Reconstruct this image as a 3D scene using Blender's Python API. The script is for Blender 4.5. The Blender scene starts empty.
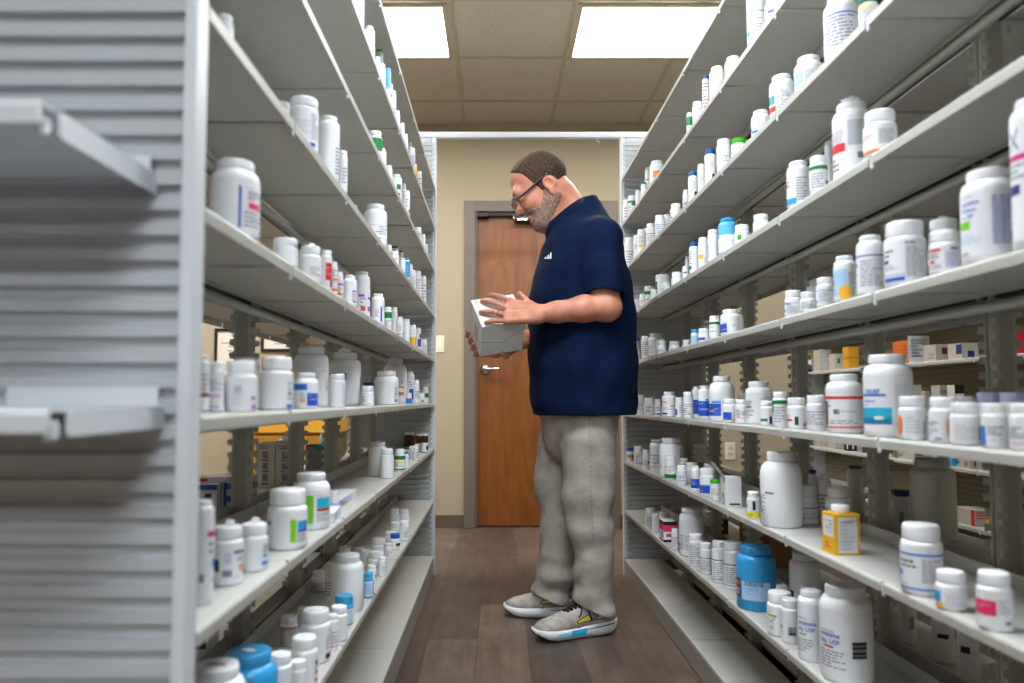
LIGHT = 17.0
EXPO = .72
COOL = 1.15
EXTRA = ((-1, -4, 'cool'), (1, -4, 'cool'), (1, -8, 'cool'), (-1, -12, 'cool'), (1, -12, 'cool'), (-4, 0, 'warm'))
import bpy, bmesh, math, random
import numpy as np
from mathutils import Vector, Matrix
sc = bpy.context.scene
COL = sc.collection
R = math.radians
# ---------------------------------------------------------------- camera
F, CX, CY, HC, PIT = 740.0, 497.0, 360.7, 0.868, R(3.04)
def ray(px, py):
    u, v = (px-CX)/F, (CY-py)/F
    return Vector((u, math.cos(PIT)-v*math.sin(PIT), math.sin(PIT)+v*math.cos(PIT)))
def atY(px, py, Y):
    d = ray(px, py); t = Y/d.y
    return Vector((d.x*t, Y, HC+d.z*t))
def atX(px, py, X):
    d = ray(px, py); t = X/d.x
    return Vector((X, d.y*t, HC+d.z*t))
cam = bpy.data.cameras.new('camera'); camo = bpy.data.objects.new('camera', cam); COL.objects.link(camo)
camo.location = (0, 0, HC); camo.rotation_euler = (R(90)+PIT, 0, 0)
cam.sensor_width = 36; cam.lens = F/1024*36
cam.shift_x = (512-CX)/1024; cam.shift_y = -(341.5-CY)/1024
cam.clip_start = .01
cam.dof.use_dof = True; cam.dof.focus_distance = 2.8; cam.dof.aperture_fstop = 3.2
sc.camera = camo
vs = sc.view_settings
vs.view_transform = 'Standard'; vs.look = 'None'; vs.gamma = 1; vs.exposure = EXPO; vs.use_curve_mapping = False
# ---------------------------------------------------------------- materials
def srgb(c):
    return tuple((x/12.92 if x <= .04045 else ((x+.055)/1.055)**2.4) for x in c)
def hx(s): return srgb(tuple(int(s[i:i+2], 16)/255 for i in (0, 2, 4)))
MATS = {}
def mat(name, col, rough=.5, metal=0, spec=.5, bump=None, noise=None, coat=0, emit=None):
    """col linear rgb; bump=(scale,strength); noise=(scale, amount) slight tone variation"""
    if name in MATS: return MATS[name]
    m = bpy.data.materials.new(name); m.use_nodes = True
    nt = m.node_tree; b = nt.nodes['Principled BSDF']
    b.inputs['Base Color'].default_value = (*col, 1)
    b.inputs['Roughness'].default_value = rough; b.inputs['Metallic'].default_value = metal
    b.inputs['Specular IOR Level'].default_value = spec
    b.inputs['Coat Weight'].default_value = coat
    tc = nt.nodes.new('ShaderNodeTexCoord')
    if noise:
        n = nt.nodes.new('ShaderNodeTexNoise'); n.inputs['Scale'].default_value = noise[0]; n.inputs['Detail'].default_value = 4
        nt.links.new(tc.outputs['Object'], n.inputs['Vector'])
        r = nt.nodes.new('ShaderNodeValToRGB')
        a = noise[1]
        r.color_ramp.elements[0].position = .3; r.color_ramp.elements[1].position = .7
        r.color_ramp.elements[0].color = (*[max(0, c*(1-a)) for c in col], 1)
        r.color_ramp.elements[1].color = (*[min(1, c*(1+a)) for c in col], 1)
        nt.links.new(n.outputs['Fac'], r.inputs['Fac']); nt.links.new(r.outputs['Color'], b.inputs['Base Color'])
    if bump:
        n2 = nt.nodes.new('ShaderNodeTexNoise'); n2.inputs['Scale'].default_value = bump[0]; n2.inputs['Detail'].default_value = 3
        nt.links.new(tc.outputs['Object'], n2.inputs['Vector'])
        bp = nt.nodes.new('ShaderNodeBump'); bp.inputs['Strength'].default_value = bump[1]; bp.inputs['Distance'].default_value = .002
        nt.links.new(n2.outputs['Fac'], bp.inputs['Height']); nt.links.new(bp.outputs['Normal'], b.inputs['Normal'])
    if emit:
        b.inputs['Emission Color'].default_value = (*emit[0], 1); b.inputs['Emission Strength'].default_value = emit[1]
    MATS[name] = m
    return m
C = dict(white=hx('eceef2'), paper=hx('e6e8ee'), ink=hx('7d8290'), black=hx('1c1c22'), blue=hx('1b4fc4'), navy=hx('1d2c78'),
         sky=hx('2f9fe0'), teal=hx('149a90'), green=hx('0c7a3a'), lime=hx('7ccf1c'), kelly=hx('2aa818'), red=hx('d6202a'),
         pink=hx('e8346a'), magenta=hx('cf2f86'), violet=hx('b03fd0'), purple=hx('4a34a8'), orange=hx('f08020'), amber=hx('f6b52a'),
         yellow=hx('f2e020'), brown=hx('8a4a22'), maroon=hx('6a1c30'), gold=hx('c99a52'), grey=hx('bcc0ca'), lightblue=hx('a8cdee'),
         lav=hx('c6c6e2'), cyan=hx('25b4d8'), peach=hx('f2a48a'))
def pm(c):   # printed colour
    return mat('print_'+c, C[c], .45)
M = dict(
    plastic=mat('white_bottle_plastic', hx('eff1f6'), .36, noise=(9, .015)),
    cap=mat('white_cap_plastic', hx('f1f3f8'), .45, bump=(60, .08)),
    paint=mat('grey_white_rack_paint', hx('bcbcb7'), .42, noise=(3, .02), bump=(220, .05)),
    panel=mat('white_panel_paint', hx('b4b9bf'), .45, noise=(2, .02)),
    post=mat('white_post_paint', hx('d0d5dc'), .42, noise=(2, .02)),
    steel=mat('grey_upright_steel', hx('a6a89e'), .5, 0, noise=(6, .05)),
    teeth=mat('light_upright_flange', hx('b9bab2'), .45, noise=(6, .04)),
    kick=mat('kick_plate_paint', hx('96938a'), .5, noise=(3, .03)),
    wall=mat('beige_wall_paint', hx('a69a82'), .8, bump=(160, .12), noise=(1.5, .02)),
    brownframe=mat('brown_door_frame_paint', hx('6a5f56'), .5, noise=(4, .03)),
    baseb=mat('brown_vinyl_baseboard', hx('5b4c3c'), .6, noise=(4, .04)),
    chrome=mat('satin_chrome', hx('d8d8d8'), .22, .95),
    dark=mat('dark_metal', hx('26241f'), .4, .3),
    tee=mat('ceiling_grid_paint', hx('a9a18e'), .6),
    dullcarton=mat('dull_cream_carton', hx('b3ada0'), .7, noise=(5, .03)),
    carton=mat('white_carton', hx('dfe0e4'), .65, noise=(5, .02)),
    greycarton=mat('grey_printed_carton', hx('d2cec6'), .7, noise=(5, .03)),
)
# ---------------------------------------------------------------- mesh helpers
def tag(o, label=None, cat=None, group=None, kind=None):
    if label: o['label'] = label
    if cat: o['category'] = cat
    if group: o['group'] = group
    if kind: o['kind'] = kind
    return o
def link(name, me, parent=None, loc=None):
    o = bpy.data.objects.new(name, me); COL.objects.link(o)
    if parent: o.parent = parent
    if loc is not None: o.location = loc
    return o
def empty(name, loc=(0, 0, 0), rz=0):
    o = bpy.data.objects.new(name, None); COL.objects.link(o); o.location = loc; o.rotation_euler = (0, 0, rz)
    o.empty_display_size = .05
    return o
class MB:
    """collects shapes into one mesh"""
    def __init__(s): s.v = []; s.f = []; s.m = []; s.sm = []; s.mats = []
    def mi(s, m):
        if m not in s.mats: s.mats.append(m)
        return s.mats.index(m)
    def add(s, vs_, fs, m, smooth=False):
        o = len(s.v); k = s.mi(m)
        s.v += [tuple(v) for v in vs_]
        for f in fs: s.f.append([i+o for i in f]); s.m.append(k); s.sm.append(smooth)
    def box(s, lo, hi, m, bev=0):
        x0, y0, z0 = lo; x1, y1, z1 = hi
        if bev <= 0:
            s.add([(x0,y0,z0),(x1,y0,z0),(x1,y1,z0),(x0,y1,z0),(x0,y0,z1),(x1,y0,z1),(x1,y1,z1),(x0,y1,z1)],
                  [(3,2,1,0),(4,5,6,7),(0,1,5,4),(1,2,6,5),(2,3,7,6),(3,0,4,7)], m)
        else:
            bm = bmesh.new(); bmesh.ops.create_cube(bm, size=1)
            for v in bm.verts:
                v.co = Vector(((x0+x1)/2+v.co.x*(x1-x0), (y0+y1)/2+v.co.y*(y1-y0), (z0+z1)/2+v.co.z*(z1-z0)))
            bmesh.ops.bevel(bm, geom=bm.edges[:], offset=bev, segments=2, affect='EDGES', profile=.5)
            s.bm(bm, m)
    def bm(s, bm, m, smooth=False):
        bm.verts.ensure_lookup_table(); bm.verts.index_update()
        s.add([v.co.copy() for v in bm.verts], [[v.index for v in f.verts] for f in bm.faces], m, smooth); bm.free()
    def lathe(s, prof, m, n=24, c=(0, 0), smooth=True, close=True):
        vs_ = []; fs = []
        for (r, z) in prof:
            for k in range(n):
                a = 2*math.pi*k/n; vs_.append((c[0]+r*math.cos(a), c[1]+r*math.sin(a), z))
        for i in range(len(prof)-1):
            for k in range(n):
                k2 = (k+1) % n
                fs.append((i*n+k, i*n+k2, (i+1)*n+k2, (i+1)*n+k))
        if close:
            fs.append(tuple(range(n-1, -1, -1))); L = (len(prof)-1)*n
            fs.append(tuple(L+k for k in range(n)))
        s.add(vs_, fs, m, smooth)
    def tube(s, pts, r, m, n=8, smooth=True):
        pts = [Vector(p) for p in pts]; rs = r if isinstance(r, (list, tuple)) else [r]*len(pts)
        vs_ = []; fs = []; up = None
        for i, p in enumerate(pts):
            t = (pts[min(i+1, len(pts)-1)]-pts[max(i-1, 0)]).normalized()
            if up is None: up = t.orthogonal().normalized()
            up = (up-t*up.dot(t)).normalized(); w = t.cross(up)
            for k in range(n):
                a = 2*math.pi*k/n; vs_.append(p+(up*math.cos(a)+w*math.sin(a))*rs[i])
        for i in range(len(pts)-1):
            for k in range(n):
                k2 = (k+1) % n; fs.append((i*n+k, i*n+k2, (i+1)*n+k2, (i+1)*n+k))
        fs.append(tuple(range(n-1, -1, -1))); L = (len(pts)-1)*n; fs.append(tuple(L+k for k in range(n)))
        s.add(vs_, fs, m, smooth)
    def extr(s, poly, axis, a, b, m):
        """extrude 2D polygon along axis ('x','y','z') from a to b; poly in the other two axes in order"""
        def P(p, t):
            return {'x': (t, p[0], p[1]), 'y': (p[0], t, p[1]), 'z': (p[0], p[1], t)}[axis]
        n = len(poly); vs_ = [P(p, a) for p in poly]+[P(p, b) for p in poly]
        fs = [(i, (i+1) % n, n+(i+1) % n, n+i) for i in range(n)]+[tuple(range(n-1, -1, -1)), tuple(range(n, 2*n))]
        s.add(vs_, fs, m)
    def mesh(s, name):
        me = bpy.data.meshes.new(name); me.from_pydata(s.v, [], s.f)
        for m in s.mats: me.materials.append(m)
        for p, k, sm in zip(me.polygons, s.m, s.sm): p.material_index = k; p.use_smooth = sm
        bm = bmesh.new(); bm.from_mesh(me); bmesh.ops.recalc_face_normals(bm, faces=bm.faces[:]); bm.to_mesh(me); bm.free()
        me.update(); return me
    def build(s, name, parent=None, loc=None):
        return link(name, s.mesh(name), parent, loc)
def text_mesh(txt, size, bold=False):
    """2D verts/faces of a line of lettering, origin at left baseline"""
    cu = bpy.data.curves.new('t', 'FONT'); cu.body = txt; cu.size = size; cu.resolution_u = 2
    if bold: cu.offset = size*.018
    o = bpy.data.objects.new('t', cu); COL.objects.link(o)
    dg = bpy.context.evaluated_depsgraph_get(); dg.update()
    me = bpy.data.meshes.new_from_object(o.evaluated_get(dg))
    v = [(p.co.x, p.co.y) for p in me.vertices]; f = [list(p.vertices) for p in me.polygons]
    bpy.data.objects.remove(o); bpy.data.meshes.remove(me); bpy.data.curves.remove(cu)
    return v, f
# ---------------------------------------------------------------- the room
YW, ZC = 5.085, 2.80
XW0, XW1, YB = -3.3, 3.2, -5.0
def floor_mat():
    m = bpy.data.materials.new('vinyl_plank_floor'); m.use_nodes = True; nt = m.node_tree; b = nt.nodes['Principled BSDF']
    tc = nt.nodes.new('ShaderNodeTexCoord')
    mp = nt.nodes.new('ShaderNodeMapping'); mp.inputs['Rotation'].default_value = (0, 0, R(90)); mp.inputs['Location'].default_value = (.3, .07, 0)
    nt.links.new(tc.outputs['Object'], mp.inputs['Vector'])
    br = nt.nodes.new('ShaderNodeTexBrick'); br.inputs['Scale'].default_value = 1; br.offset = .37
    br.inputs['Brick Width'].default_value = 1.22; br.inputs['Row Height'].default_value = .18; br.inputs['Mortar Size'].default_value = .0012
    br.inputs['Color1'].default_value = (*hx('6f6057'), 1); br.inputs['Color2'].default_value = (*hx('4f443f'), 1); br.inputs['Mortar'].default_value = (*hx('2e261f'), 1)
    nt.links.new(mp.outputs['Vector'], br.inputs['Vector'])
    def nz(scale, sx, detail):
        mm = nt.nodes.new('ShaderNodeMapping'); mm.inputs['Scale'].default_value = (sx, 1, 1)
        nt.links.new(tc.outputs['Object'], mm.inputs['Vector'])
        n = nt.nodes.new('ShaderNodeTexNoise'); n.inputs['Scale'].default_value = scale; n.inputs['Detail'].default_value = detail; n.inputs['Roughness'].default_value = .65
        nt.links.new(mm.outputs['Vector'], n.inputs['Vector']); return n
    g1, g2 = nz(2.2, 14, 6), nz(5.5, 1.6, 5)
    def mix(a, bcol, fac, mode='MULTIPLY'):
        x = nt.nodes.new('ShaderNodeMix'); x.data_type = 'RGBA'; x.blend_type = mode
        if isinstance(fac, float): x.inputs[0].default_value = fac
        else: nt.links.new(fac, x.inputs[0])
        nt.links.new(a, x.inputs[6]); nt.links.new(bcol, x.inputs[7]); return x.outputs[2]
    def ramp(src, p0, c0, p1, c1):
        r = nt.nodes.new('ShaderNodeValToRGB'); e = r.color_ramp.elements
        e[0].position = p0; e[0].color = (*c0, 1); e[1].position = p1; e[1].color = (*c1, 1)
        nt.links.new(src, r.inputs['Fac']); return r.outputs['Color']
    c = mix(br.outputs['Color'], ramp(g1.outputs['Fac'], .3, (.55, .53, .52), .7, (1.25, 1.22, 1.18)), .85)
    c = mix(c, ramp(g2.outputs['Fac'], .3, (.62, .6, .58), .72, (1.35, 1.3, 1.22)), .8)
    nt.links.new(c, b.inputs['Base Color'])
    b.inputs['Roughness'].default_value = .42
    bp = nt.nodes.new('ShaderNodeBump'); bp.inputs['Strength'].default_value = .15; bp.inputs['Distance'].default_value = .001
    nt.links.new(g1.outputs['Fac'], bp.inputs['Height']); nt.links.new(bp.outputs['Normal'], b.inputs['Normal'])
    return m
def ceil_mat():
    m = bpy.data.materials.new('mineral_ceiling_tile'); m.use_nodes = True; nt = m.node_tree; b = nt.nodes['Principled BSDF']
    tc = nt.nodes.new('ShaderNodeTexCoord')
    n = nt.nodes.new('ShaderNodeTexNoise'); n.inputs['Scale'].default_value = 60; n.inputs['Detail'].default_value = 5
    nt.links.new(tc.outputs['Object'], n.inputs['Vector'])
    r = nt.nodes.new('ShaderNodeValToRGB'); r.color_ramp.elements[0].position = .32; r.color_ramp.elements[1].position = .6
    r.color_ramp.elements[0].color = (*hx('b2aa99'), 1); r.color_ramp.elements[1].color = (*hx('bfb7a6'), 1)
    nt.links.new(n.outputs['Fac'], r.inputs['Fac']); nt.links.new(r.outputs['Color'], b.inputs['Base Color']); b.inputs['Roughness'].default_value = .9
    bp = nt.nodes.new('ShaderNodeBump'); bp.inputs['Strength'].default_value = .4; bp.inputs['Distance'].default_value = .003
    nt.links.new(n.outputs['Fac'], bp.inputs['Height']); nt.links.new(bp.outputs['Normal'], b.inputs['Normal'])
    return m
def door_mat():
    m = bpy.data.materials.new('stained_wood_veneer'); m.use_nodes = True; nt = m.node_tree; b = nt.nodes['Principled BSDF']
    tc = nt.nodes.new('ShaderNodeTexCoord'); mp = nt.nodes.new('ShaderNodeMapping'); mp.inputs['Scale'].default_value = (5, 5, .8)
    nt.links.new(tc.outputs['Object'], mp.inputs['Vector'])
    n = nt.nodes.new('ShaderNodeTexNoise'); n.inputs['Scale'].default_value = 2.6; n.inputs['Detail'].default_value = 6; n.inputs['Distortion'].default_value = 1.6
    nt.links.new(mp.outputs['Vector'], n.inputs['Vector'])
    r = nt.nodes.new('ShaderNodeValToRGB'); r.color_ramp.elements[0].position = .3; r.color_ramp.elements[1].position = .72
    r.color_ramp.elements[0].color = (*hx('67390e'), 1); r.color_ramp.elements[1].color = (*hx('865019'), 1)
    nt.links.new(n.outputs['Fac'], r.inputs['Fac']); nt.links.new(r.outputs['Color'], b.inputs['Base Color'])
    b.inputs['Roughness'].default_value = .38
    return m
def struct(name, mb, parent=None):
    o = mb.build(name, parent)
    if not parent: o['kind'] = 'structure'
    return o
b = MB(); b.box((XW0-.1, YB-.1, -.1), (XW1+.1, YW+.1, 0), floor_mat()); struct('floor', b)
ceil_m = ceil_mat()
TX = -0.229; TY = 3.475; T = .61        # ceiling grid origin (a tee crossing)
b = MB(); b.box((XW0-.1, YB-.1, ZC), (XW1+.1, YW+.1, ZC+.08), ceil_m); ceil_o = struct('ceiling', b)
g = MB()
x = TX-5*T
while x < XW1:
    if x > XW0: g.box((x-.012, YB, ZC-.006), (x+.012, YW, ZC+.004), M['tee'])
    x += T
y = TY-14*T
while y < YW:
    if y > YB: g.box((XW0, y-.012, ZC-.0055), (XW1, y+.012, ZC+.004), M['tee'])
    y += T
struct('ceiling_grid', g, ceil_o)
b = MB()
DX0, DX1, DZ = atY(475, 400, YW).x, atY(475, 400, YW).x+.914, atY(475, 212, YW).z     # door leaf
WT = .12
b.box((XW0, YW, 0), (DX0, YW+WT, ZC), M['wall']); b.box((DX1, YW, 0), (XW1, YW+WT, ZC), M['wall']); b.box((DX0, YW, DZ), (DX1, YW+WT, ZC), M['wall'])
struct('wall_back', b)
b = MB(); b.box((XW0-.1, YB, 0), (XW0, YW, ZC), M['wall']); struct('wall_left', b)
b = MB(); b.box((XW1, YB, 0), (XW1+.1, YW, ZC), M['wall']); struct('wall_right', b)
b = MB(); b.box((XW0, YB-.1, 0), (XW1, YB, ZC), M['wall']); struct('wall_front', b)
# door
d = empty('door_1', ((DX0+DX1)/2, YW, 0)); d['kind'] = 'structure'
ox = -(DX0+DX1)/2
dm = door_mat()
b = MB(); b.box((DX0+.003+ox, .028, .008), (DX1-.003+ox, .072, DZ-.004), dm, .002); leaf = b.build('door_panel', d)
b = MB(); fw = .075
b.box((DX0-fw+ox, -.02, 0), (DX0+ox, -.0005, DZ+fw), M['brownframe'], .003); b.box((DX1+ox, -.02, 0), (DX1+fw+ox, -.0005, DZ+fw), M['brownframe'], .003)
b.box((DX0+ox-.001, -.02, DZ), (DX1+ox+.001, -.0005, DZ+fw), M['brownframe'], .003)
b.box((DX0+ox, .0, 0), (DX0+.014+ox, .027, DZ), M['brownframe']); b.box((DX1-.014+ox, .0, 0), (DX1+ox, .027, DZ), M['brownframe'])
b.box((DX0+.0141+ox, .0, DZ-.02), (DX1-.0141+ox, .027, DZ-.0002), M['dark'])
b.build('door_frame', d)
hp = atY(485, 369, YW)
b = MB()
b.tube([(hp.x+ox, .027, hp.z), (hp.x+ox, .019, hp.z)], .036, M['chrome'], 24)
b.tube([(hp.x+ox, .019, hp.z), (hp.x+ox, -.03, hp.z)], .012, M['chrome'], 12)
b.tube([(hp.x+ox-.012, -.034, hp.z), (hp.x+ox+.02, -.036, hp.z), (hp.x+ox+.09, -.034, hp.z+.001), (hp.x+ox+.105, -.03, hp.z)], [.012, .012, .01, .009], M['chrome'], 10)
b.build('door_handle', d)
b = MB(); zc_ = atY(500, 216, YW).z
b.box((DX0+.016+ox, -.03, zc_-.012), (DX0+.09+ox, .026, zc_+.02), M['dark'], .004)
b.box((DX0+.27+ox, -.045, zc_-.045), (DX0+.6+ox, .026, zc_+.005), M['dark'], .005)
b.box((DX0+.265+ox, -.04, zc_-.03), (DX0+.27+ox, .02, zc_-.012), M['chrome'])
b.box((DX0+.09+ox, -.012, zc_), (DX0+.3+ox, -.004, zc_+.014), M['dark'])
b.box((DX0+.29+ox, -.049, zc_-.042), (DX0+.36+ox, -.045, zc_-.026), M['chrome'])
b.build('door_closer', d)
zb = .087
b = MB(); b.box((XW0, YW-.008, 0), (DX0-fw-.001, YW, zb), M['baseb'], .002); struct('baseboard_back', b)
b = MB(); b.box((DX1+fw+.001, YW-.008, 0), (XW1, YW, zb), M['baseb'], .002); struct('baseboard_right', b)
# ceiling lights: lay-in 2x2 panels
em = mat('light_diffuser', (1, 1, 1), .5, emit=((1, .97, .925), LIGHT))
def light_panel(cx, cy, label, grp, long_=True, col='warm'):
    o = empty('ceiling_light', (cx, cy, ZC-.02)); tag(o, label, 'light', grp)
    h = T/2-.013; hx_ = (T if long_ else T/2)-.013
    b = MB(); w = .028
    for lo, hi in (((-hx_, -h), (hx_, -h+w)), ((-hx_, h-w), (hx_, h)), ((-hx_, -h+w), (-hx_+w, h-w)), ((hx_-w, -h+w), (hx_, h-w))):
        b.box((lo[0], lo[1], 0), (hi[0], hi[1], .0135), M['tee'], .002)
    b.build('light_frame', o)
    b = MB(); b.box((-hx_+w, -h+w, .006), (hx_-w, h-w, .0125), em if col == 'warm' else em2); b.build('diffuser', o)
em2 = mat('light_diffuser_cool', (1, 1, 1), .5, emit=((.90, .96, 1), LIGHT*COOL))
ly = TY+T/2
light_panel(TX-T, ly, 'lit ceiling panel nearer the rack the man faces', None)
light_panel(TX+2*T, ly, 'lit ceiling panel above the rack behind the man', None)
for kx, ky, c_ in EXTRA:  # unseen panels, added to light the aisle and the bottle fronts
    light_panel(TX+kx*T, ly+ky*T, 'lit ceiling panel out of view over the room', 'ceiling panels overhead out of view', True, c_)
# wall plates
def plate(name, px, py, label, cat, outlet):
    p = atY(px, py, YW)
    o = empty(name, (p.x, YW, p.z)); tag(o, label, cat)
    b = MB(); b.box((-.036, -.007, -.058), (.036, -.0003, .058), mat('ivory_plate', hx('e3dac6'), .4), .003); b.build('cover_plate', o)
    if outlet:
        for s_ in (-1, 1):
            b = MB(); b.box((-.017, -.0095, s_*.021-.014), (.017, -.0072, s_*.021+.014), mat('ivory_plate2', hx('d2c8b2'), .45), .001)
            b.box((-.008, -.0099, s_*.021-.004), (-.005, -.0094, s_*.021+.006), M['dark']); b.box((.005, -.0099, s_*.021-.004), (.008, -.0094, s_*.021+.006), M['dark'])
            b.build('socket', o)
    else:
        b = MB(); b.box((-.016, -.011, -.033), (.016, -.0072, .033), mat('ivory_plate3', hx('e9e1cf'), .35), .002); b.build('rocker', o)
plate('light_switch', 439, 344, 'ivory rocker light switch on the beige wall beside the door', 'switch', False)
plate('wall_outlet', 730, 451, 'ivory wall outlet seen between the rack uprights', 'outlet', True)
# ---------------------------------------------------------------- shelving racks
LIP = .017
XL, XR = -.312, .632           # shelf fronts towards the aisle
DEP = .182                     # tray depth
ZL = dict(K1=1.941, K2=1.742, K3=1.524, K4=1.298, K5=1.075, K6=.852, K7=.628, K8=.372, K9=.10)
ZR = dict(R1=1.992, R2=1.76, R3=1.522, R4=1.282, R5=1.05, R6=.805, R7=.57, R8=.325, R9=.085)
JL = [.778, 1.12, 1.525, 1.93, 2.335, 2.74, 3.15, 3.70]
JR = [.414, .824, 1.234, 1.644, 2.055, 2.465, 2.876, 3.287, 3.70]
HTOP = 2.205
_tray = {}
def tray_mesh(length, side, tab=True):
    """tray running along +y from 0; its front lip at x=0 and its back at side*DEP (side -1 = rack on -x side); top surface z=0"""
    key = (round(length, 4), side, tab)
    if key in _tray: return _tray[key]
    s = side; b = MB(); m = M['paint']; g = .0012
    # cross-section (x,z): rounded front lip, plate, upstand at the back
    t = .0022
    lp = [(.0, -LIP), (-.0008, -.004), (.0012, -.0008), (.004, 0), (.006, 0), (.006, -t), (.004, -LIP+.002), (.004, -LIP)]
    pr = [(.0061, 0), (DEP-.002, 0), (DEP-.002, .026), (DEP, .026), (DEP, -.010), (DEP-.002, -.010), (DEP-.002, -t), (.0061, -t)]
    b.extr([(p[0]*s, p[1]) for p in pr], 'y', g, length-g, m)
    b.extr([(p[0]*s, p[1]) for p in lp], 'y', .0052, length-.0052, m)
    # folded ends
    for y0 in (g, length-g-.002):
        b.box((min(s*.0045, s*(DEP-.003)), y0, -.005), (max(s*.0045, s*(DEP-.003)), y0+.002, -t-.0002), m)
    if tab:   # small clip hanging at the joint
        b.box((min(s*.0015, s*.0055), -.0048, -LIP-.007), (max(s*.0015, s*.0055), .0048, -.004), M['post'], .0015)
    _tray[key] = b.mesh('shelf'); return _tray[key]
_up = {}
def upright_mesh(h, s):
    """slotted upright; x=0 is its aisle side, s points away from the aisle"""
    k = (round(h, 3), s)
    if k in _up: return _up[k]
    b = MB(); m = M['steel']; w = .030
    def bx(x0, x1, y0, y1, z0, z1): b.box((min(s*x0, s*x1), y0, z0), (max(s*x0, s*x1), y1, z1), m)
    bx(.006, w, -.014, .014, 0, h)
    m = M['teeth']
    bx(.001, .0058, -.014, -.010, 0, h); bx(.001, .0058, .010, .014, 0, h)
    bx(w, w+.006, -.014, -.011, 0, h); bx(w, w+.006, .011, .014, 0, h)
    z = .06
    while z < h-.02:
        for y0 in (-.0165, .0145):
            bx(-.008, .0078, y0, y0+.002, z, z+.0125); bx(w+.0002, w+.014, y0, y0+.002, z, z+.0125)
        bx(-.007, .0018, -.0143, -.0112, z, z+.0125)
        bx(w+.0062, w+.013, -.0143, -.0112, z, z+.0125)
        z += .0254
    _up[k] = b.mesh('upright'); return _up[k]
def ribbed(b, x0, x1, y, depth, z0, z1, m, face=-1, pitch=.0262):
    """horizontally ribbed sheet across x0..x1 facing face*y"""
    prof = []; z = z0
    while z < z1-.001:
        zz = [(0, 0), (.44*pitch, 0), (.45*pitch, 1), (.90*pitch, 1), (.985*pitch, 0)]
        for dz, k in zz:
            if z+dz <= z1: prof.append((y+face*k*.0085, z+dz))
        z += pitch
    prof.append((y, z1))
    poly = prof+[(y-face*depth, z1), (y-face*depth, z0)]
    b.extr(poly, 'x', x0, x1, m)
def ribbed_x(b, y0, y1, x, depth, z0, z1, m, face=-1, pitch=.0262):
    prof = []; z = z0
    while z < z1-.001:
        for dz, k in [(0, 0), (.45*pitch, 0), (.52*pitch, 1), (.93*pitch, 1), (.985*pitch, 0)]:
            if z+dz <= z1: prof.append((x+face*k*.0055, z+dz))
        z += pitch
    prof.append((x, z1))
    poly = [(p[0], p[1]) for p in prof]+[(x-face*depth, z1), (x-face*depth, z0)]
    b.extr(poly, 'y', y0, y1, m)
def end_panel(root, xa, xb, y, face, name='end_panel', both=False):
    """ribbed end sheet between two posts, spanning xa..xb (xa is the aisle side)"""
    lo, hi = min(xa, xb), max(xa, xb)
    b = MB(); ribbed(b, lo+.021, hi-.021, y, .0035, .03, HTOP-.03, M['panel'], face)
    if both: ribbed(b, lo+.021, hi-.021, y-face*.0036, .0035, .03, HTOP-.03, M['panel'], -face)
    b.build(name, root)
def post(root, x0, x1, y0, y1):
    b = MB(); b.box((min(x0, x1), y0, 0), (max(x0, x1), y1, HTOP), M['post'], .003); b.build('post', root)
def rack(label, xf, s, joints, Z, y0, y1, rear_levels, rear_from=0):
    root = empty('shelving_rack', (xf+s*.2, (y0+y1)/2, 0)); tag(root, label, 'shelving')
    root_inv = Vector((-root.location.x, -root.location.y, 0))
    xb = xf+s*(DEP+.006)             # aisle face of the uprights
    xr = xb+s*.036                   # rear face of the uprights
    xo = xr+s*(DEP+.006)             # outer lip of the rear trays
    hold = []
    # uprights
    for j in joints[1:-1]:
        o = link('upright', upright_mesh(HTOP-.03, s), root, Vector((xb+s*.003, j, .03))+root_inv)
    zs = list(Z.items())
    for k, z in zs[:-1]:
        for a, c in zip(joints[:-1], joints[1:]):
            L = c-a
            link('shelf', tray_mesh(L, s, tab=(a != joints[0])), root, Vector((xf, a, z))+root_inv)
    rb = MB()
    for k, z in rear_levels.items():
        for a, c in zip(joints[:-1], joints[1:]):
            o = link('rear_shelf', tray_mesh(c-a, -s, False), root, Vector((xo, a, z))+root_inv)
    # back rails between the uprights under the trays, and a dark gap strip
    for k, z in zs[:-1]:
        b = MB(); xx = xb-s*.012+root_inv.x
        b.box((min(xb+s*.0035, xr-s*.002)+root_inv.x, joints[0]+root_inv.y+.02, z-.014), (max(xb+s*.0035, xr-s*.002)+root_inv.x, joints[-1]+root_inv.y-.02, z-.004), M['dark'])  # dark strip added to block light through the slit and stand for its shade
        b.tube([(xx, joints[0]+root_inv.y+.01, z-.030), (xx, joints[-1]+root_inv.y-.01, z-.030)], .009, M['steel'], 10); b.build('back_rail_and_gap_shade', root)
    # base deck and kick plate, front and rear
    zb_ = zs[-1][1]
    for (xx, ss) in ((xf, s), (xo, -s)):
        for a, c in zip(joints[:-1], joints[1:]):
            b = MB(); x1 = xx+ss*(DEP+.005)
            b.box((min(xx, x1), a+.0015, zb_-.012), (max(xx, x1), c-.0015, zb_), M['paint'], .002)
            o = b.build('base_deck', root, root_inv)
        b = MB(); b.box((min(xx+ss*.001, xx+ss*.012), joints[0]+.002, 0.004), (max(xx+ss*.001, xx+ss*.012), joints[-1]-.002, zb_-.0125), M['kick']); b.build('kick_plate', root, root_inv)
    b = MB(); xm = (xb+xr)/2
    b.box((xm-.018, joints[0]+.05, .002), (xm+.018, joints[-1]-.05, .0299), M['steel']); b.build('foot_rail', root, root_inv)
    return root, root_inv, xb, xr, xo
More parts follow.
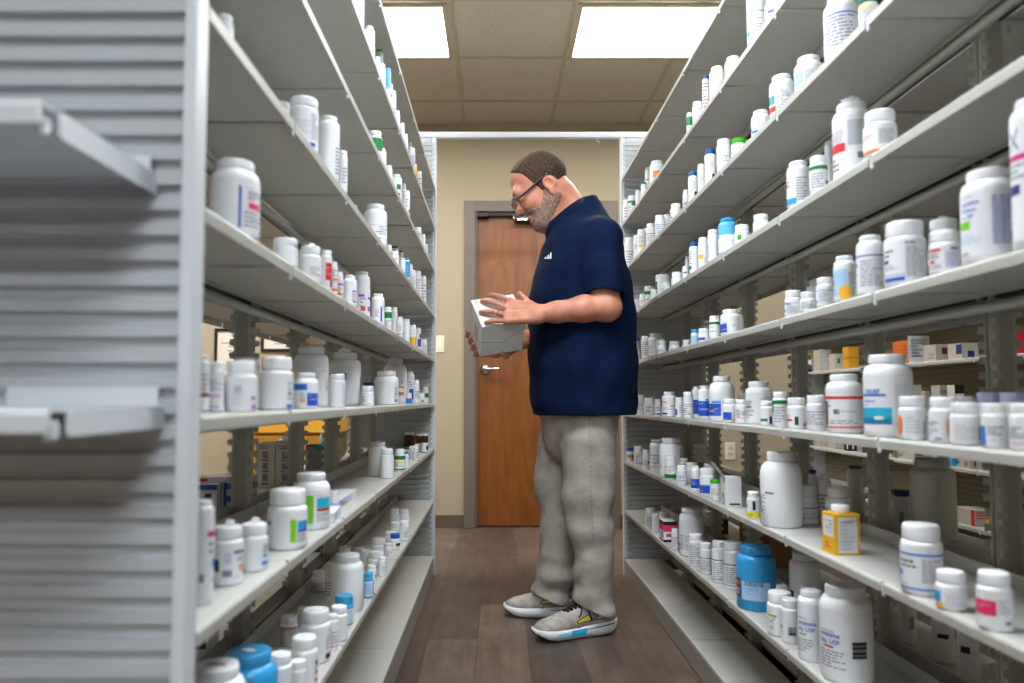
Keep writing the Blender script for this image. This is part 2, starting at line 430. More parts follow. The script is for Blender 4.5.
# left-hand rack (the man faces it)
rl = {k: z for k, z in ZL.items() if k != 'K9'}
rackL, invL, xbL, xrL, xoL = rack('grey white metal shelving rack with ribbed end panel, the one the man faces', XL, -1, JL, ZL, .77, 3.70, rl)
def epanel(root, inv, xf, s, xo, y, thick, face, both):
    h = MB(); lo, hi = min(xf, xo), max(xf, xo)
    b = MB(); ribbed(b, lo+.010, hi-.010, y, .004, .03, HTOP-.02, M['panel'], face)
    b.build('end_panel', root, inv)
    b = MB(); ribbed(b, lo+.010, hi-.010, y-face*.0085, .004, .03, HTOP-.02, M['panel'], -face); b.build('end_panel', root, inv)
    pw = .0135 if face < 0 else .024
    for xx in (lo-.004, hi+.004-pw):
        b = MB(); b.box((xx, y-.020 if face < 0 else y-.013, 0), (xx+pw, y+.013 if face < 0 else y+.017, HTOP), M['post'], .003); b.build('post', root, inv)
    b = MB(); b.box((lo+.0225, y-.01, HTOP-.02), (hi-.0225, y+.014, HTOP), M['post'], .002); b.build('top_cap', root, inv)
epanel(rackL, invL, XL, -1, xoL, .760, .0, -1, True)
epanel(rackL, invL, XL, -1, xoL, 3.722, .0, 1, True)
# end-cap trays towards the camera
def endcap(z, x1):
    b = MB(); m = M['post']; y0 = .760-.0065
    yf = .56
    for (xa, xc_) in ((x1-.405, x1-.055-.012), (x1-.055+.002, x1)):
        pass
    xs, xe = -.735, x1
    # profile in (y,z)
    pr = [(yf, z-.018), (yf-.001, z-.004), (yf+.002, z), (y0, z), (y0, z-.002), (yf+.006, z-.002), (yf+.004, z-.018)]
    notch = xe-.012
    b.extr(pr, 'x', xs, xe-.0035, m)
    b.box((xe-.013, yf+.008, z-.025), (xe-.0036, yf+.020, z-.0095), M['post'], .003)
    # side flange
    b.extr([(yf+.024, z-.020), (yf+.024, z-.004), (yf+.028, z), (y0, z), (y0, z-.021), (yf+.028, z-.022)], 'x', xe-.0022, xe, m)
    b.box((xe-.16, y0-.004, z+.0003), (xe-.006, y0-.0002, z+.020), m, .001)
    # back clip
    b.build('end_shelf', rackL, invL)
endcap(1.10, atY(157, 195, .753).x)
endcap(.861, atY(165, 425, .753).x)
# right-hand rack (behind the man)
rr = {k: z for k, z in ZR.items() if k != 'R9'}
rackR, invR, xbR, xrR, xoR = rack('grey white metal shelving rack stocked with bottles behind the man', XR, 1, JR, ZR, .4, 3.70, rr)
epanel(rackR, invR, XR, 1, xoR, 3.722, 0, 1, True)
epanel(rackR, invR, XR, 1, xoR, .395, 0, -1, True)
# header bar linking the racks above the aisle end
hb = MB(); zt, zl = atY(520, 131.5, 3.70).z, atY(520, 137.2, 3.70).z
hb.box((XL-.2, 3.709, HTOP+.0008), (XR+.2, 3.739, HTOP+.030), M['post'], .003)
o = link('header_bar', hb.mesh('header_bar')); tag(o, 'white metal header bar bridging the two racks above the aisle end', 'bar')
hk = MB(); hp_ = atY(598, 139, 3.68)
hk.tube([(hp_.x, 3.722, HTOP+.0005), (hp_.x, 3.722, HTOP-.012), (hp_.x+.008, 3.722, HTOP-.02), (hp_.x+.014, 3.722, HTOP-.012)], .003, M['post'], 8); hk.build('hook', o)
# far rack across the next aisle
XF = 2.03
def far_rack():
    root = empty('shelving_rack', (XF+.12, 4.0, 0)); tag(root, 'distant shelving rack with ribbed back panel and small cartons, across the next aisle', 'shelving')
    inv = Vector((-XF-.12, -4.0, 0)); j = [2.33, 2.74, 3.15, 3.56, 3.97, 4.38, 5.03]
    for k, z in ZR.items():
        if k == 'R9': continue
        for a, c in zip(j[:-1], j[1:]):
            link('shelf', tray_mesh(c-a, 1, True), root, Vector((XF, a, z))+inv)
    b = MB(); b.box((XF, j[0], .005), (XF+DEP, j[-1], .085), M['kick'], .002); b.build('base_deck', root, inv)
    b = MB(); ribbed_x(b, j[0], j[-1], XF+DEP+.012, .003, .03, HTOP, mat('dark_back_panel', hx('77705f'), .6), -1); b.build('back_panel', root, inv)
    for a in (j[0]-.02, j[-1]+.0005):
        b = MB(); b.box((XF, a, 0), (XF+DEP+.02, a+.018, HTOP), M['post'], .002); b.build('end_panel', root, inv)
far_rack()
# ---------------------------------------------------------------- bottles
STY = dict(  # cap width / body width, cap height / cap width, shoulder height / body radius, cap edge
    P=(.90, .44, .22), J=(.76, .26, .42), W=(.66, .34, .75), T=(.86, .52, .30), S=(.96, .36, .12), D=(.62, .5, .9))
_cache = {}
def body_profile(r, H, cw, caph, sh):
    rn = r*cw*.93; zs = H-caph-.002; hb_ = max(zs-sh, H*.3)
    pr = [(r*.86, 0), (r*.95, .0008), (r, r*.10)]
    pr += [(r, hb_*.5), (r, hb_)]
    for k in range(1, 6):
        a = k/5*math.pi/2
        pr.append((rn+(r-rn)*math.cos(a), hb_+(zs-hb_)*math.sin(a)))
    pr.append((rn, zs+.0035))
    return pr, hb_
def bottle_parts(r, H, sty, cw=None):
    c, ch, sh = STY[sty]
    rc = r*c; caph = min(rc*2*ch, H*.34); shh = min(r*sh, H*.22)
    return rc, caph, shh
def patch(b, r, a0, a1, z0, z1, m, face, seg=6.0):
    n = max(1, int(math.ceil(abs(a1-a0)/seg)))
    vs_ = []; fs = []
    for k in range(n+1):
        a = R(a0+(a1-a0)*k/n)
        d = face[0]*math.cos(a)+face[1]*math.sin(a)
        vs_.append((d.x*r, d.y*r, z0)); vs_.append((d.x*r, d.y*r, z1))
    for k in range(n): fs.append((2*k, 2*k+2, 2*k+3, 2*k+1))
    b.add(vs_, fs, m, True)
def label_mesh(marks, r, hb_, face, rnd, wpx):
    b = MB(); z0, z1 = hb_*.05+r*.10, hb_*.985
    zz = lambda t: z0+(z1-z0)*t
    base_col = 'paper'; e = r+.0003
    sub = marks.split('|') if marks else []
    for s in sub:
        if s.startswith('base '): base_col = s.split()[1]
        if s.startswith('area '):
            q = s.split(); z0, z1 = hb_*float(q[1]), hb_*float(q[2])
    span = 158
    if 'nobase' not in sub: patch(b, e, -span, span, z0, z1, pm(base_col), face, 12)
    e2 = r+.0007
    for s in sub:
        q = s.split()
        if q[0] == 'B': patch(b, e2, -span, span, zz(float(q[2])), zz(float(q[3])), pm(q[1]), face, 12)       # band: colour t0 t1
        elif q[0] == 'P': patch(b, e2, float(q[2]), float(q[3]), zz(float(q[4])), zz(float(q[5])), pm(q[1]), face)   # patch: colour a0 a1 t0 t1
        elif q[0] == 'T':      # text block: colour a0 a1 t0 t1 lines
            n = int(q[6]); a0, a1, t0, t1 = map(float, q[2:6])
            for k in range(n):
                tc_ = t0+(t1-t0)*(k+.5)/n; hh = (t1-t0)/n*.2
                aa = a0; stop = a1-(a1-a0)*rnd.choice([0, .05, .1, .3, .5])
                while aa < stop-2:
                    w = min((a1-a0)*rnd.uniform(.12, .3), stop-aa)
                    patch(b, e2, aa, aa+w, zz(tc_-hh), zz(tc_+hh), pm(q[1]), face, 9); aa += w+(a1-a0)*.05
        elif q[0] == 'C':      # bar code: a0 a1 t0 t1
            a0, a1, t0, t1 = map(float, q[1:5]); aa = a0
            while aa < a1:
                w = rnd.uniform(.8, 2.2); patch(b, e2, aa, min(aa+w, a1), zz(t0), zz(t1), pm('black'), face, 9); aa += w+rnd.uniform(.8, 2)
        elif q[0] == 'L':      # lettering: colour a0 t height words...
            col, a0, t, h = q[1], float(q[2]), float(q[3]), float(q[4])*hb_
            v, f = text_mesh(' '.join(q[5:]), h, True); e3 = r+.0011
            vs_ = []
            for (x, y) in v:
                a = R(a0)+x/e3; dd = face[0]*math.cos(a)+face[1]*math.sin(a); vs_.append((dd.x*e3, dd.y*e3, zz(t)+y))
            b.add(vs_, f, pm(col))
        elif q[0] == 'O':      # oval: colour a t ra rt
            col, a, t, ra, rt = q[1], *map(float, q[2:6]); vs_ = []; n = 24; K = 5
            for j in range(K+1):
                for k in range(n):
                    an = R(a+ra*j/K*math.cos(2*math.pi*k/n)); dd = face[0]*math.cos(an)+face[1]*math.sin(an)
                    vs_.append((dd.x*(e2+.0002), dd.y*(e2+.0002), zz(t+rt*j/K*math.sin(2*math.pi*k/n))))
            b.add(vs_, [(j*n+k, j*n+(k+1) % n, (j+1)*n+(k+1) % n, (j+1)*n+k) for j in range(K) for k in range(n)], pm(col))
        elif q[0] == 'X':      # pen stroke: colour a0 t0 a1 t1 (thin line)
            col = q[1]; a0, t0, a1, t1 = map(float, q[2:6]); vs_ = []; n = 8; w = .012
            for k in range(n+1):
                a = R(a0+(a1-a0)*k/n); t = t0+(t1-t0)*k/n; dd = face[0]*math.cos(a)+face[1]*math.sin(a)
                vs_ += [(dd.x*(e2+.0003), dd.y*(e2+.0003), zz(t-w)), (dd.x*(e2+.0003), dd.y*(e2+.0003), zz(t+w))]
            b.add(vs_, [(2*k, 2*k+2, 2*k+3, 2*k+1) for k in range(n)], pm(col))
    return b
SHELF = {}
for k, z in ZL.items(): SHELF[k] = (XL, -1, z)
for k, z in ZR.items(): SHELF[k] = (XR, 1, z)
BOT = []
def bt(shelf, xc, w, top, sty='P', look='', marks='', s=.006, cap='white', body='white', extra='', base=None):
    """one bottle: shelf key, centre px, body width px, top px, style, look words, printed marks, setback from the shelf edge (m)"""
    BOT.append(dict(shelf=shelf, xc=xc, w=w, top=top, sty=sty, look=look, marks=marks, s=s, cap=cap, body=body, extra=extra))
CAPS = {'white': None, 'blue': hx('0f4fa8'), 'navy': hx('16245f'), 'sky': hx('3aa6e0'), 'green': hx('0b6e38'), 'kelly': hx('37a813'), 'lav': hx('b4b6d8'), 'purple': hx('4c3a94'), 'dim': hx('8f9090'), 'dark': hx('2d2d30'), 'royal': hx('1a5fd0'), 'natural': hx('b9bbb6')}
BODS = {'white': None, 'sky': hx('2f9fdc'), 'paleblue': hx('5fb4ec'), 'amber': hx('3c1710'), 'grey': hx('a2a49f'), 'natural': hx('c9cbc6')}
# shelf, centre x, width, top y (all read off the photograph), style, look, marks, setback
TX1 = 'T ink -35 45 .15 .85 7'
# ---- R2: seventh shelf up, behind the man
bt('R2', 627, 8.5, 199, 'P', 'small white bottle', 'T ink -40 50 .1 .8 4', .05)
bt('R2', 632.3, 9.5, 195, 'P', 'white bottle with dark green label top', 'B green .82 .98|P green -10 60 .6 .98|T ink -60 -10 .1 .7 4', .001)
bt('R2', 637.6, 4.2, 190, 'P', 'tiny white bottle', '', .001)
bt('R2', 640.2, 4, 189, 'S', 'narrow green-capped bottle', '', .03, 'kelly')
bt('R2', 643.9, 5.6, 182, 'S', 'stubby bottle with bright green cap', '', .01, 'kelly')
bt('R2', 648.6, 7, 166.5, 'J', 'white jar half hidden', 'T ink -60 10 .3 .8 4', .06)
bt('R2', 656.6, 14.5, 159.7, 'J', 'white jar with orange square', 'P orange -30 30 .25 .68', .001)
bt('R2', 689.6, 6.2, 112, 'P', 'small bottle with green label band', 'P green -80 60 .35 .95', .001)
bt('R2', 697.6, 10.5, 100.5, 'P', 'white bottle with grey print', 'T ink -50 40 .1 .9 5', .001)
bt('R2', 706, 7.6, 75, 'P', 'tall brown-printed bottle, blue cap', 'T brown -70 40 .1 .95 9', .02, 'blue')
bt('R2', 717.3, 16, 65, 'J', 'large white jar', 'T ink 10 60 .3 .6 4', .001)
bt('R2', 733, 17, 55, 'J', 'white jar with yellow spot', 'P amber -75 -45 .1 .3', .001)
bt('R2', 756.3, 19.5, -16, 'T', 'tall white bottle with thin blue line', 'B blue .66 .68|P sky -70 -45 .12 .24|T ink -40 40 .1 .6 7', .001)
bt('R2', 773.5, 18, -8, 'T', 'tall white bottle with blue blotches', 'P blue -40 10 .3 .5|P blue -20 30 .1 .25|T ink 20 60 .2 .8 5', .001)
# ---- R3: sixth shelf up
bt('R3', 629.3, 9.6, 237, 'P', 'white bottle with dark line', 'B ink .6 .63|T ink -40 50 .1 .55 4', .001)
bt('R3', 636.3, 6, 235, 'P', 'slim white bottle', 'T maroon -40 20 .4 .7 3', .001)
bt('R3', 641.5, 8.6, 229, 'P', 'white bottle with yellow label mark', 'P amber -40 20 .3 .45|T ink -40 40 .5 .9 4', .001)
bt('R3', 646.6, 5, 228, 'P', 'slim white bottle', 'T ink -30 60 .2 .8 4', .03)
bt('R3', 650.8, 9.2, 223, 'P', 'white bottle with red line', 'B red .62 .66|T ink -40 50 .1 .55 4', .001)
bt('R3', 660, 10.4, 214.5, 'P', 'white bottle with dark blue line', 'B blue .68 .71|T ink -40 50 .1 .6 4', .001)
bt('R3', 667, 8, 214, 'P', 'white bottle with red corner', 'P red 10 70 .05 .2', .03)
bt('R3', 675.7, 11, 203, 'P', 'white bottle with green spot', 'P kelly -70 -35 .1 .25', .001)
bt('R3', 685.5, 5.6, 189.5, 'P', 'slim white bottle with tiny barcode', 'P ink -40 30 .1 .3|T ink -30 30 .3 .6 3', .001)
bt('R3', 693, 9.6, 171, 'T', 'tall white bottle with blue cap', 'P black 15 50 .05 .35|T ink -15 25 .4 .85 6', .001, 'blue')
bt('R3', 701.4, 7.6, 163.5, 'P', 'white-capped slim bottle', 'T ink -40 30 .4 .6 3', .001)
bt('R3', 710.3, 12, 148, 'T', 'taller white bottle with blue cap', 'P black 15 55 .05 .3|T ink -10 25 .4 .85 6|T maroon -80 -50 .1 .9 8', .001, 'blue')
bt('R3', 723.8, 14.6, 137.8, 'P', 'white bottle with faint print', 'T ink -20 40 .3 .6 3', .001)
bt('R3', 738.6, 15.5, 137, 'S', 'white jar with bright green cap', 'T ink -60 -20 .1 .5 3', .001, 'kelly')
bt('R3', 748.6, 5.4, 139, 'S', 'small green-capped bottle half hidden', '', .05, 'kelly')
bt('R3', 760.8, 20, 108.8, 'J', 'white jar with blue corner mark', 'P blue -60 -15 .02 .16|P teal -80 -60 .15 .4|T ink -40 30 .2 .6 4', .001)
bt('R3', 782, 26, 72.5, 'J', 'white jar with teal and red label', 'P teal -80 -35 .3 .62|P red -80 -30 .02 .22|T ink -25 40 .1 .8 9', .001)
bt('R3', 808.6, 30, 53.4, 'J', 'white jar with blue lettering', 'P lightblue -80 -20 .1 .75|T blue -80 -30 .1 .65 6|T ink -15 50 .1 .8 9', .001)
bt('R3', 841, 36, -9, 'J', 'large white jar with blue line', 'B blue .83 .86|T ink -60 50 .1 .8 9|T ink -75 -30 .4 .5 1', .001)
bt('R3', 868.5, 21, -7, 'P', 'white bottle with dark green cap', 'P yellow -70 20 .75 .9|T ink -60 50 .1 .7 6', .001, 'green')
# ---- R4: fifth shelf up
bt('R4', 631, 4, 303, 'P', 'tiny bottle with red mark', 'P red -60 20 .2 .6', .001)
bt('R4', 636, 6, 299, 'P', 'small white bottle', '', .001)
bt('R4', 642.3, 6, 294, 'P', 'small white bottle', 'T ink -40 40 .2 .7 3', .001)
bt('R4', 650, 11.6, 285.6, 'S', 'squat jar with green under its lid', 'B green .8 1|T ink -40 40 .1 .6 3', .05)
bt('R4', 653.6, 7, 290, 'P', 'small white bottle', '', .001)
bt('R4', 662.5, 14.5, 274, 'S', 'white jar with green side stripe', 'P green -85 -45 .05 .98', .03)
bt('R4', 665.6, 10, 284.5, 'P', 'white bottle before a green-striped jar', 'T ink -40 40 .2 .8 4', .006)
bt('R4', 677, 12, 271.7, 'P', 'white bottle', '', .001)
bt('R4', 687.2, 4, 256, 'T', 'slim white bottle half hidden', '', .08)
bt('R4', 685.3, 6, 266, 'P', 'small bottle with navy mark', 'P navy -40 40 .55 .7', .001)
bt('R4', 694, 10, 241.5, 'T', 'tall white bottle with blue cap', 'P green -80 -30 .1 .25|T ink -60 -20 .3 .9 6', .001, 'blue')
bt('R4', 703.3, 10.4, 237, 'P', 'white bottle with yellow square', 'P amber -60 0 .3 .5|T ink 0 50 .1 .35 4', .001)
bt('R4', 713, 11, 229, 'P', 'tall white bottle with dark dots', 'T ink -70 -40 .1 .6 5', .001)
bt('R4', 727.8, 19.4, 217, 'J', 'pale blue bottle with white label', 'area .05 .66|P white -85 70 .0 1|P navy -85 -50 .85 .98|T maroon -85 -45 .2 .6 3|T ink -30 50 .1 .8 7|P paper 20 60 .1 .7', .001, 'sky', 'paleblue')
bt('R4', 742, 15.4, 224, 'P', 'white bottle with green leaf stripe', 'P kelly -35 -5 .2 .75', .001)
bt('R4', 761, 16, 217, 'P', 'white bottle standing apart', '', .001)
bt('R4', 798, 23, 159.6, 'J', 'white jar with bright blue corner', 'P sky -75 -10 .02 .2|T red -85 -40 .5 .75 2|T ink -10 50 .1 .8 9', .001)
bt('R4', 829.5, 9, 140, 'T', 'white bottle mostly hidden', '', .09)
bt('R4', 818.4, 18.5, 154.5, 'P', 'white bottle with green band under cap', 'B green .82 .97|T ink -50 40 .1 .7 6|P green 50 80 .1 .4', .001)
bt('R4', 852, 40, 98.5, 'J', 'large white jar with paper scrap', 'T ink -75 -25 .55 .8 6|P red -80 -20 .42 .56|P grey -12 45 .5 .92|P ink 15 35 .28 .38|T maroon -75 -40 .1 .35 3', .02, extra='paper')
bt('R4', 880, 35, 107, 'P', 'white jar with orange corner', 'P orange -80 -5 .02 .12|T red -70 -25 .5 .7 3|T ink -5 50 .3 .85 9', .001)
# ---- R5: fourth shelf up
bt('R5', 636, 8.6, 337.6, 'P', 'white bottle with blue cap', '', .05, 'royal')
bt('R5', 636.6, 6, 352, 'P', 'tiny white bottle', '', .001)
bt('R5', 645, 7.4, 336, 'P', 'white bottle with grey text', 'T ink -50 50 .1 .9 7', .001)
bt('R5', 655.8, 16.4, 333, 'J', 'larger white jar', 'T ink -70 -20 .1 .7 6', .07)
bt('R5', 661, 11, 340.5, 'P', 'white bottle with blue-grey picture', 'P grey -40 30 .2 .6|T blue -40 30 .2 .5 3', .001)
bt('R5', 674.4, 11, 341, 'P', 'short white bottle', 'T ink -40 30 .2 .7 3', .04)
bt('R5', 686.8, 9.4, 341, 'P', 'short white bottle', 'T ink -40 30 .2 .7 3', .06)
bt('R5', 694.8, 8, 329.5, 'P', 'white bottle with light blue cap', 'P lightblue -60 60 .05 .8', .03, 'sky')
bt('R5', 703.7, 11, 330, 'P', 'white bottle with small blue square', 'P blue -70 15 .1 .5', .001)
bt('R5', 714.3, 10.6, 315.6, 'P', 'white bottle with green ring', 'B green .82 .98|T ink -50 50 .3 .45 1|T ink -60 50 .6 .7 1', .001)
bt('R5', 739.4, 9, 314, 'J', 'white bottle half hidden', '', .09)
bt('R5', 730, 19.4, 309, 'J', 'white jar with blue label block', 'P blue -85 -18 .05 .6|P lightblue -40 -18 .62 .72|P amber -60 -25 .2 .28|T ink 10 40 .4 .55 2', .001)
bt('R5', 793.3, 17.6, 290, 'P', 'white bottle with blue and red strip', 'P sky -75 -20 .68 .78|P red -75 -50 .79 .84|P teal -80 -55 .2 .35|T ink -45 30 .1 .8 7', .001)
bt('R5', 808, 16.5, 294, 'P', 'plain-labelled white bottle', 'T ink -50 50 .2 .85 6', .001)
bt('R5', 825, 18, 277, 'P', 'white bottle with thin blue line', 'B blue .78 .81|P sky -85 -55 .15 .3|T ink -40 40 .15 .7 7', .001)
bt('R5', 845, 23, 255, 'J', 'white bottle with yellow moon label', 'P lightblue -85 10 .1 .88|O amber 0 .18 34 .22|P red -85 -60 .45 .54|T ink -70 -10 .6 .8 3|T ink 15 55 .1 .8 9', .001)
bt('R5', 870.5, 29, 234, 'J', 'white jar with dark blue line', 'B blue .78 .81|T black -85 -60 .5 .7 1|T maroon -80 -55 .35 .42 1|P paper 0 50 .5 .7|T ink -45 50 .1 .7 10', .001)
bt('R5', 905, 43, 218.5, 'P', 'large white jar with shaded blue base', 'P blue -70 -2 .02 .1|P lav -70 -2 .1 .2|T black -70 -25 .6 .82 2|P navy -75 -50 .46 .55|C 0 28 .9 .96|T ink 2 58 .1 .84 16|T ink -70 -20 .3 .42 3', .001)
bt('R5', 944, 31, 217, 'P', 'taller flip-top white bottle, partly hidden', 'T ink -60 50 .1 .8 6', .062, extra='flap')
bt('R5', 945, 33, 229, 'P', 'white bottle with red stripe, square', 'P red -70 -15 .78 .88|P red -65 -40 .3 .44|T black -68 -20 .5 .72 2|P lav 0 45 .1 .75|T ink -65 -10 .08 .26 2|P black 20 50 .82 .9', .001)
bt('R5', 990, 61, 165, 'J', 'very large white bottle with green square', 'L blue -62 .80 .07 upramide|L blue -66 .7 .065 d Release|L blue -62 .6 .065 ts, USP|P lime -75 -42 .44 .56|T lightblue -75 -15 .2 .36 3|T ink -75 -45 .02 .1 1|T blue 4 62 .15 .9 26|T grey -70 -30 .9 .95 1', .001)
bt('R5', 1037, 54, 92, 'J', 'very large white bottle with pen cross', 'B magenta .66 .71|X navy -70 .9 -40 .75|X navy -68 .74 -40 .92|T ink -75 -10 .5 .64 3|P navy -78 -40 .38 .46', .001)
# ---- R6: third shelf up
bt('R6', 632, 6, 411, 'S', 'tiny white-capped bottle', '', .001)
bt('R6', 639.6, 9, 395, 'P', 'white bottle', 'T ink -40 40 .2 .8 4', .001)
bt('R6', 649, 10, 398, 'P', 'white bottle with dark blue print', 'T navy -40 40 .1 .8 5', .001)
bt('R6', 657.5, 6.6, 399.5, 'P', 'small white bottle with dark blue base', 'P navy -60 60 .02 .12|T navy -40 40 .3 .7 3', .001)
bt('R6', 669, 14, 392, 'J', 'white jar with orange dashes, navy block', 'P orange -70 -15 .74 .8|P orange 10 50 .5 .57|P navy -70 -15 .02 .12|P paper -8 2 .0 .7|T ink -60 50 .3 .45 2', .001)
bt('R6', 679, 7.6, 397.5, 'P', 'slim white bottle with blue dots', 'P blue -70 -25 .1 .5|T ink 0 50 .2 .8 5', .001)
bt('R6', 688, 10.4, 392, 'P', 'white bottle with maroon spot', 'T ink -60 50 .1 .7 6|P maroon -60 -30 .3 .36', .001)
bt('R6', 696.5, 9, 386.6, 'J', 'blue-labelled bottle with green wave', 'P blue -85 60 .1 .66|P lime -80 -10 .28 .34|T white -60 40 .45 .6 2', .03)
bt('R6', 704.2, 12, 386, 'J', 'blue-labelled bottle with purple wave', 'P blue -85 70 .08 .64|P lav -60 40 .3 .36|T white -60 10 .5 .6 1|P sky 10 50 .65 .72', .001)
bt('R6', 722, 26, 376, 'W', 'large blue-labelled jug with yellow wave', 'P blue -85 -5 .1 .56|P sky -50 -5 .58 .66|P amber -80 -35 .24 .3|X amber -60 .28 -15 .4|T white -70 -30 .42 .5 1|T sky -32 -10 .15 .4 5', .001)
bt('R6', 730, 13.6, 399, 'P', 'short bottle with blue and yellow label', 'P blue -85 12 .08 .6|P lime -80 -20 .15 .22|P amber 20 70 .02 .16', .002)
bt('R6', 743.8, 9.4, 393, 'P', 'white bottle mostly hidden', '', .1)
bt('R6', 741.2, 12, 399.5, 'P', 'white bottle with faint red text', 'T red -50 30 .2 .4 2|T ink -60 40 .4 .8 4', .008)
bt('R6', 759, 27, 381.5, 'J', 'large white jar with teal patch', 'P teal -70 -35 .46 .55|T black -75 -30 .56 .74 3|P paper 0 40 .4 .9|T ink -70 -20 .1 .4 4|T peach -70 -20 .36 .44 1|T ink 5 45 .4 .88 6', .02)
bt('R6', 766.8, 13.4, 401, 'P', 'two-tier capped bottle with green bar', 'P green -70 5 .2 .36|P black 20 48 .05 .5', .002)
bt('R6', 780, 14.6, 392, 'P', 'white bottle with green cap band', 'B green .84 .98|P green -85 -55 .5 .98|T ink -55 40 .1 .75 6', .001)
bt('R6', 796.6, 19.5, 398, 'P', 'white bottle with crimson bar', 'P red -85 -25 .32 .42|T maroon -85 -30 .45 .66 3|P black -12 10 .1 .55|P ink 40 62 .05 .2', .001)
bt('R6', 816, 19.6, 395.5, 'P', 'white bottle with blue-violet line', 'B blue .72 .75|T ink -60 50 .15 .65 6|P red -85 -65 .15 .35', .001)
bt('R6', 844.4, 37.5, 374, 'J', 'large white jar with two red bands', 'B red .76 .83|B red .03 .07|T ink -50 60 .12 .24 2|P black -78 -60 .1 .7|C -35 -15 .38 .5|T grey -10 40 .4 .5 1|T black -60 -45 .55 .62 1', .001)
bt('R6', 888, 50, 354, 'J', 'very large white bottle, blue picture', 'P cyan -85 8 .13 .42|P sky -85 8 .13 .24|P sky -40 8 .36 .42|O white -22 .24 13 .035|P royalb -85 -5 .62 .66|L blue -57 .675 .088 RELIEF|T blue -70 -30 .5 .56 1|T ink -75 -30 .44 .49 1|P grey 16 17.5 .1 .84|P grey 40 41.2 .1 .84|P grey 16 62 .84 .845|T grey 18 60 .3 .82 14', .001)
bt('R6', 912, 28, 396.5, 'P', 'white bottle with half orange oval', 'O orange -58 .45 16 .4|T grey -25 40 .15 .8 5|C 50 64 .1 .6', .001)
bt('R6', 943, 29, 397.5, 'P', 'white bottle with orange oval, dark text', 'O orange 32 .45 18 .4|T black -70 -15 .5 .66 2|T ink -70 -20 .2 .4 2|P navy -35 -5 .03 .08', .001)
bt('R6', 966, 21, 396.5, 'P', 'white bottle peeping over its neighbours', '', .12)
bt('R6', 965, 31, 403, 'P', 'white bottle with fine grey print', 'T grey -40 45 .1 .75 6|C 55 75 .1 .7', .001)
bt('R6', 990, 28.5, 393, 'P', 'white bottle with lavender lid', '', .1, 'lav')
bt('R6', 1013, 28, 393, 'P', 'another lavender-lidded bottle', '', .095, 'lav')
bt('R6', 994.8, 27, 404, 'P', 'white bottle with blue vertical bar', 'P sky -75 -42 .02 .7|P blue -70 -45 .02 .7|T black -30 50 .35 .7 3|T red -20 20 .15 .25 1', .001)
bt('R6', 1023, 28, 404, 'P', 'white bottle with black text', 'T black -70 20 .3 .7 4|T red -50 20 .1 .2 1', .001)
# ---- R7: second shelf up
bt('R7', 630.2, 7.6, 448, 'P', 'white bottle with navy cap, tan label', 'P gold -50 30 .3 .75|P ink 20 60 .1 .8', .001, 'blue')
bt('R7', 638.3, 8.8, 446, 'P', 'white bottle with violet base line', 'B violet .02 .06|T ink -40 40 .1 .8 5', .001)
bt('R7', 646, 6.5, 450, 'P', 'slim white bottle', 'T ink -40 30 .2 .6 3|P navy 30 60 .3 .5', .001)
bt('R7', 657, 14.6, 439.5, 'J', 'white jar with four dark lines', 'B navy .62 .65|B ink .45 .47|B ink .3 .32|B ink .1 .12|T ink -30 40 .15 .6 5', .03)
bt('R7', 671.2, 24, 437.6, 'J', 'big shaded white jug', 'nobase|P white -80 -45 .02 .6|P red -70 -55 .25 .4|T ink -80 -50 .4 .6 3', .05)
bt('R7', 670.6, 12, 455, 'P', 'white bottle with broad green base', 'B green .0 .26|P amber -60 -35 .6 .75|T ink -30 40 .35 .8 5', .001)
bt('R7', 684, 9, 458, 'P', 'white bottle with dark ring', 'B ink .85 .95', .05)
bt('R7', 681.6, 10.4, 465, 'P', 'white bottle with pale blue text', 'T blue -40 40 .1 .7 5', .001)
bt('R7', 692, 12, 462.3, 'P', 'white bottle with teal edge', 'P teal -85 -60 .3 .5', .045)
bt('R7', 710, 14, 463, 'P', 'white bottle behind blue-labelled ones', '', .08)
bt('R7', 695.6, 9.6, 466, 'J', 'slim bottle with blue label', 'P blue -75 45 .12 .6|T white -50 20 .3 .5 2', .001)
bt('R7', 707.4, 15.4, 468, 'P', 'wide bottle, blue label with yellow dash', 'P blue -85 30 .1 .5|P amber -80 -30 .2 .26|P sky -85 30 .5 .58', .001)
bt('R7', 715.6, 11, 479, 'S', 'white bottle with bright green cap', 'P lightblue -70 -30 .05 .15|T ink -50 40 .3 .8 4', .001, 'kelly')
bt('R7', 753.5, 13.4, 491, 'P', 'white bottle with yellow sticker', 'P yellow -85 85 .0 .32|L black -45 .08 .18 CH|P black -8 18 .42 .92|P teal -85 -60 .55 .7', .001)
bt('R7', 781, 42, 451, 'W', 'very tall white jug with small print', 'nobase|T black -85 -45 .2 .62 13|P ink -48 -20 .64 .69', .001)
bt('R7', 813, 9, 470, 'T', 'small bottle with purple cap', 'P black -60 40 .3 .6', .13, 'purple')
bt('R7', 825, 14, 473, 'P', 'shaded white bottle, grey text', 'T ink -40 40 .1 .7 6', .10)
bt('R7', 838, 27.5, 485.5, 'P', 'white jar with teal tab, navy line', 'B navy .6 .64|P teal -85 -50 .58 .72|T ink -40 40 .2 .5 5', .06)
bt('R7', 805, 27, 484, 'P', 'white jar with navy line', 'B navy .62 .66|P teal -85 -70 .58 .7|T ink -70 50 .1 .55 9|P black 70 82 .1 .3', .03)
bt('R7', 921.5, 42.5, 521.5, 'P', 'white jar with two bright blue bands', 'B royalb .80 .85|B royalb .03 .07|T black -72 -15 .6 .72 1|T black -70 -12 .5 .6 1|P royalb -85 -62 .32 .44|T ink 0 62 .2 .74 13|T black -60 -30 .13 .17 1', .001)
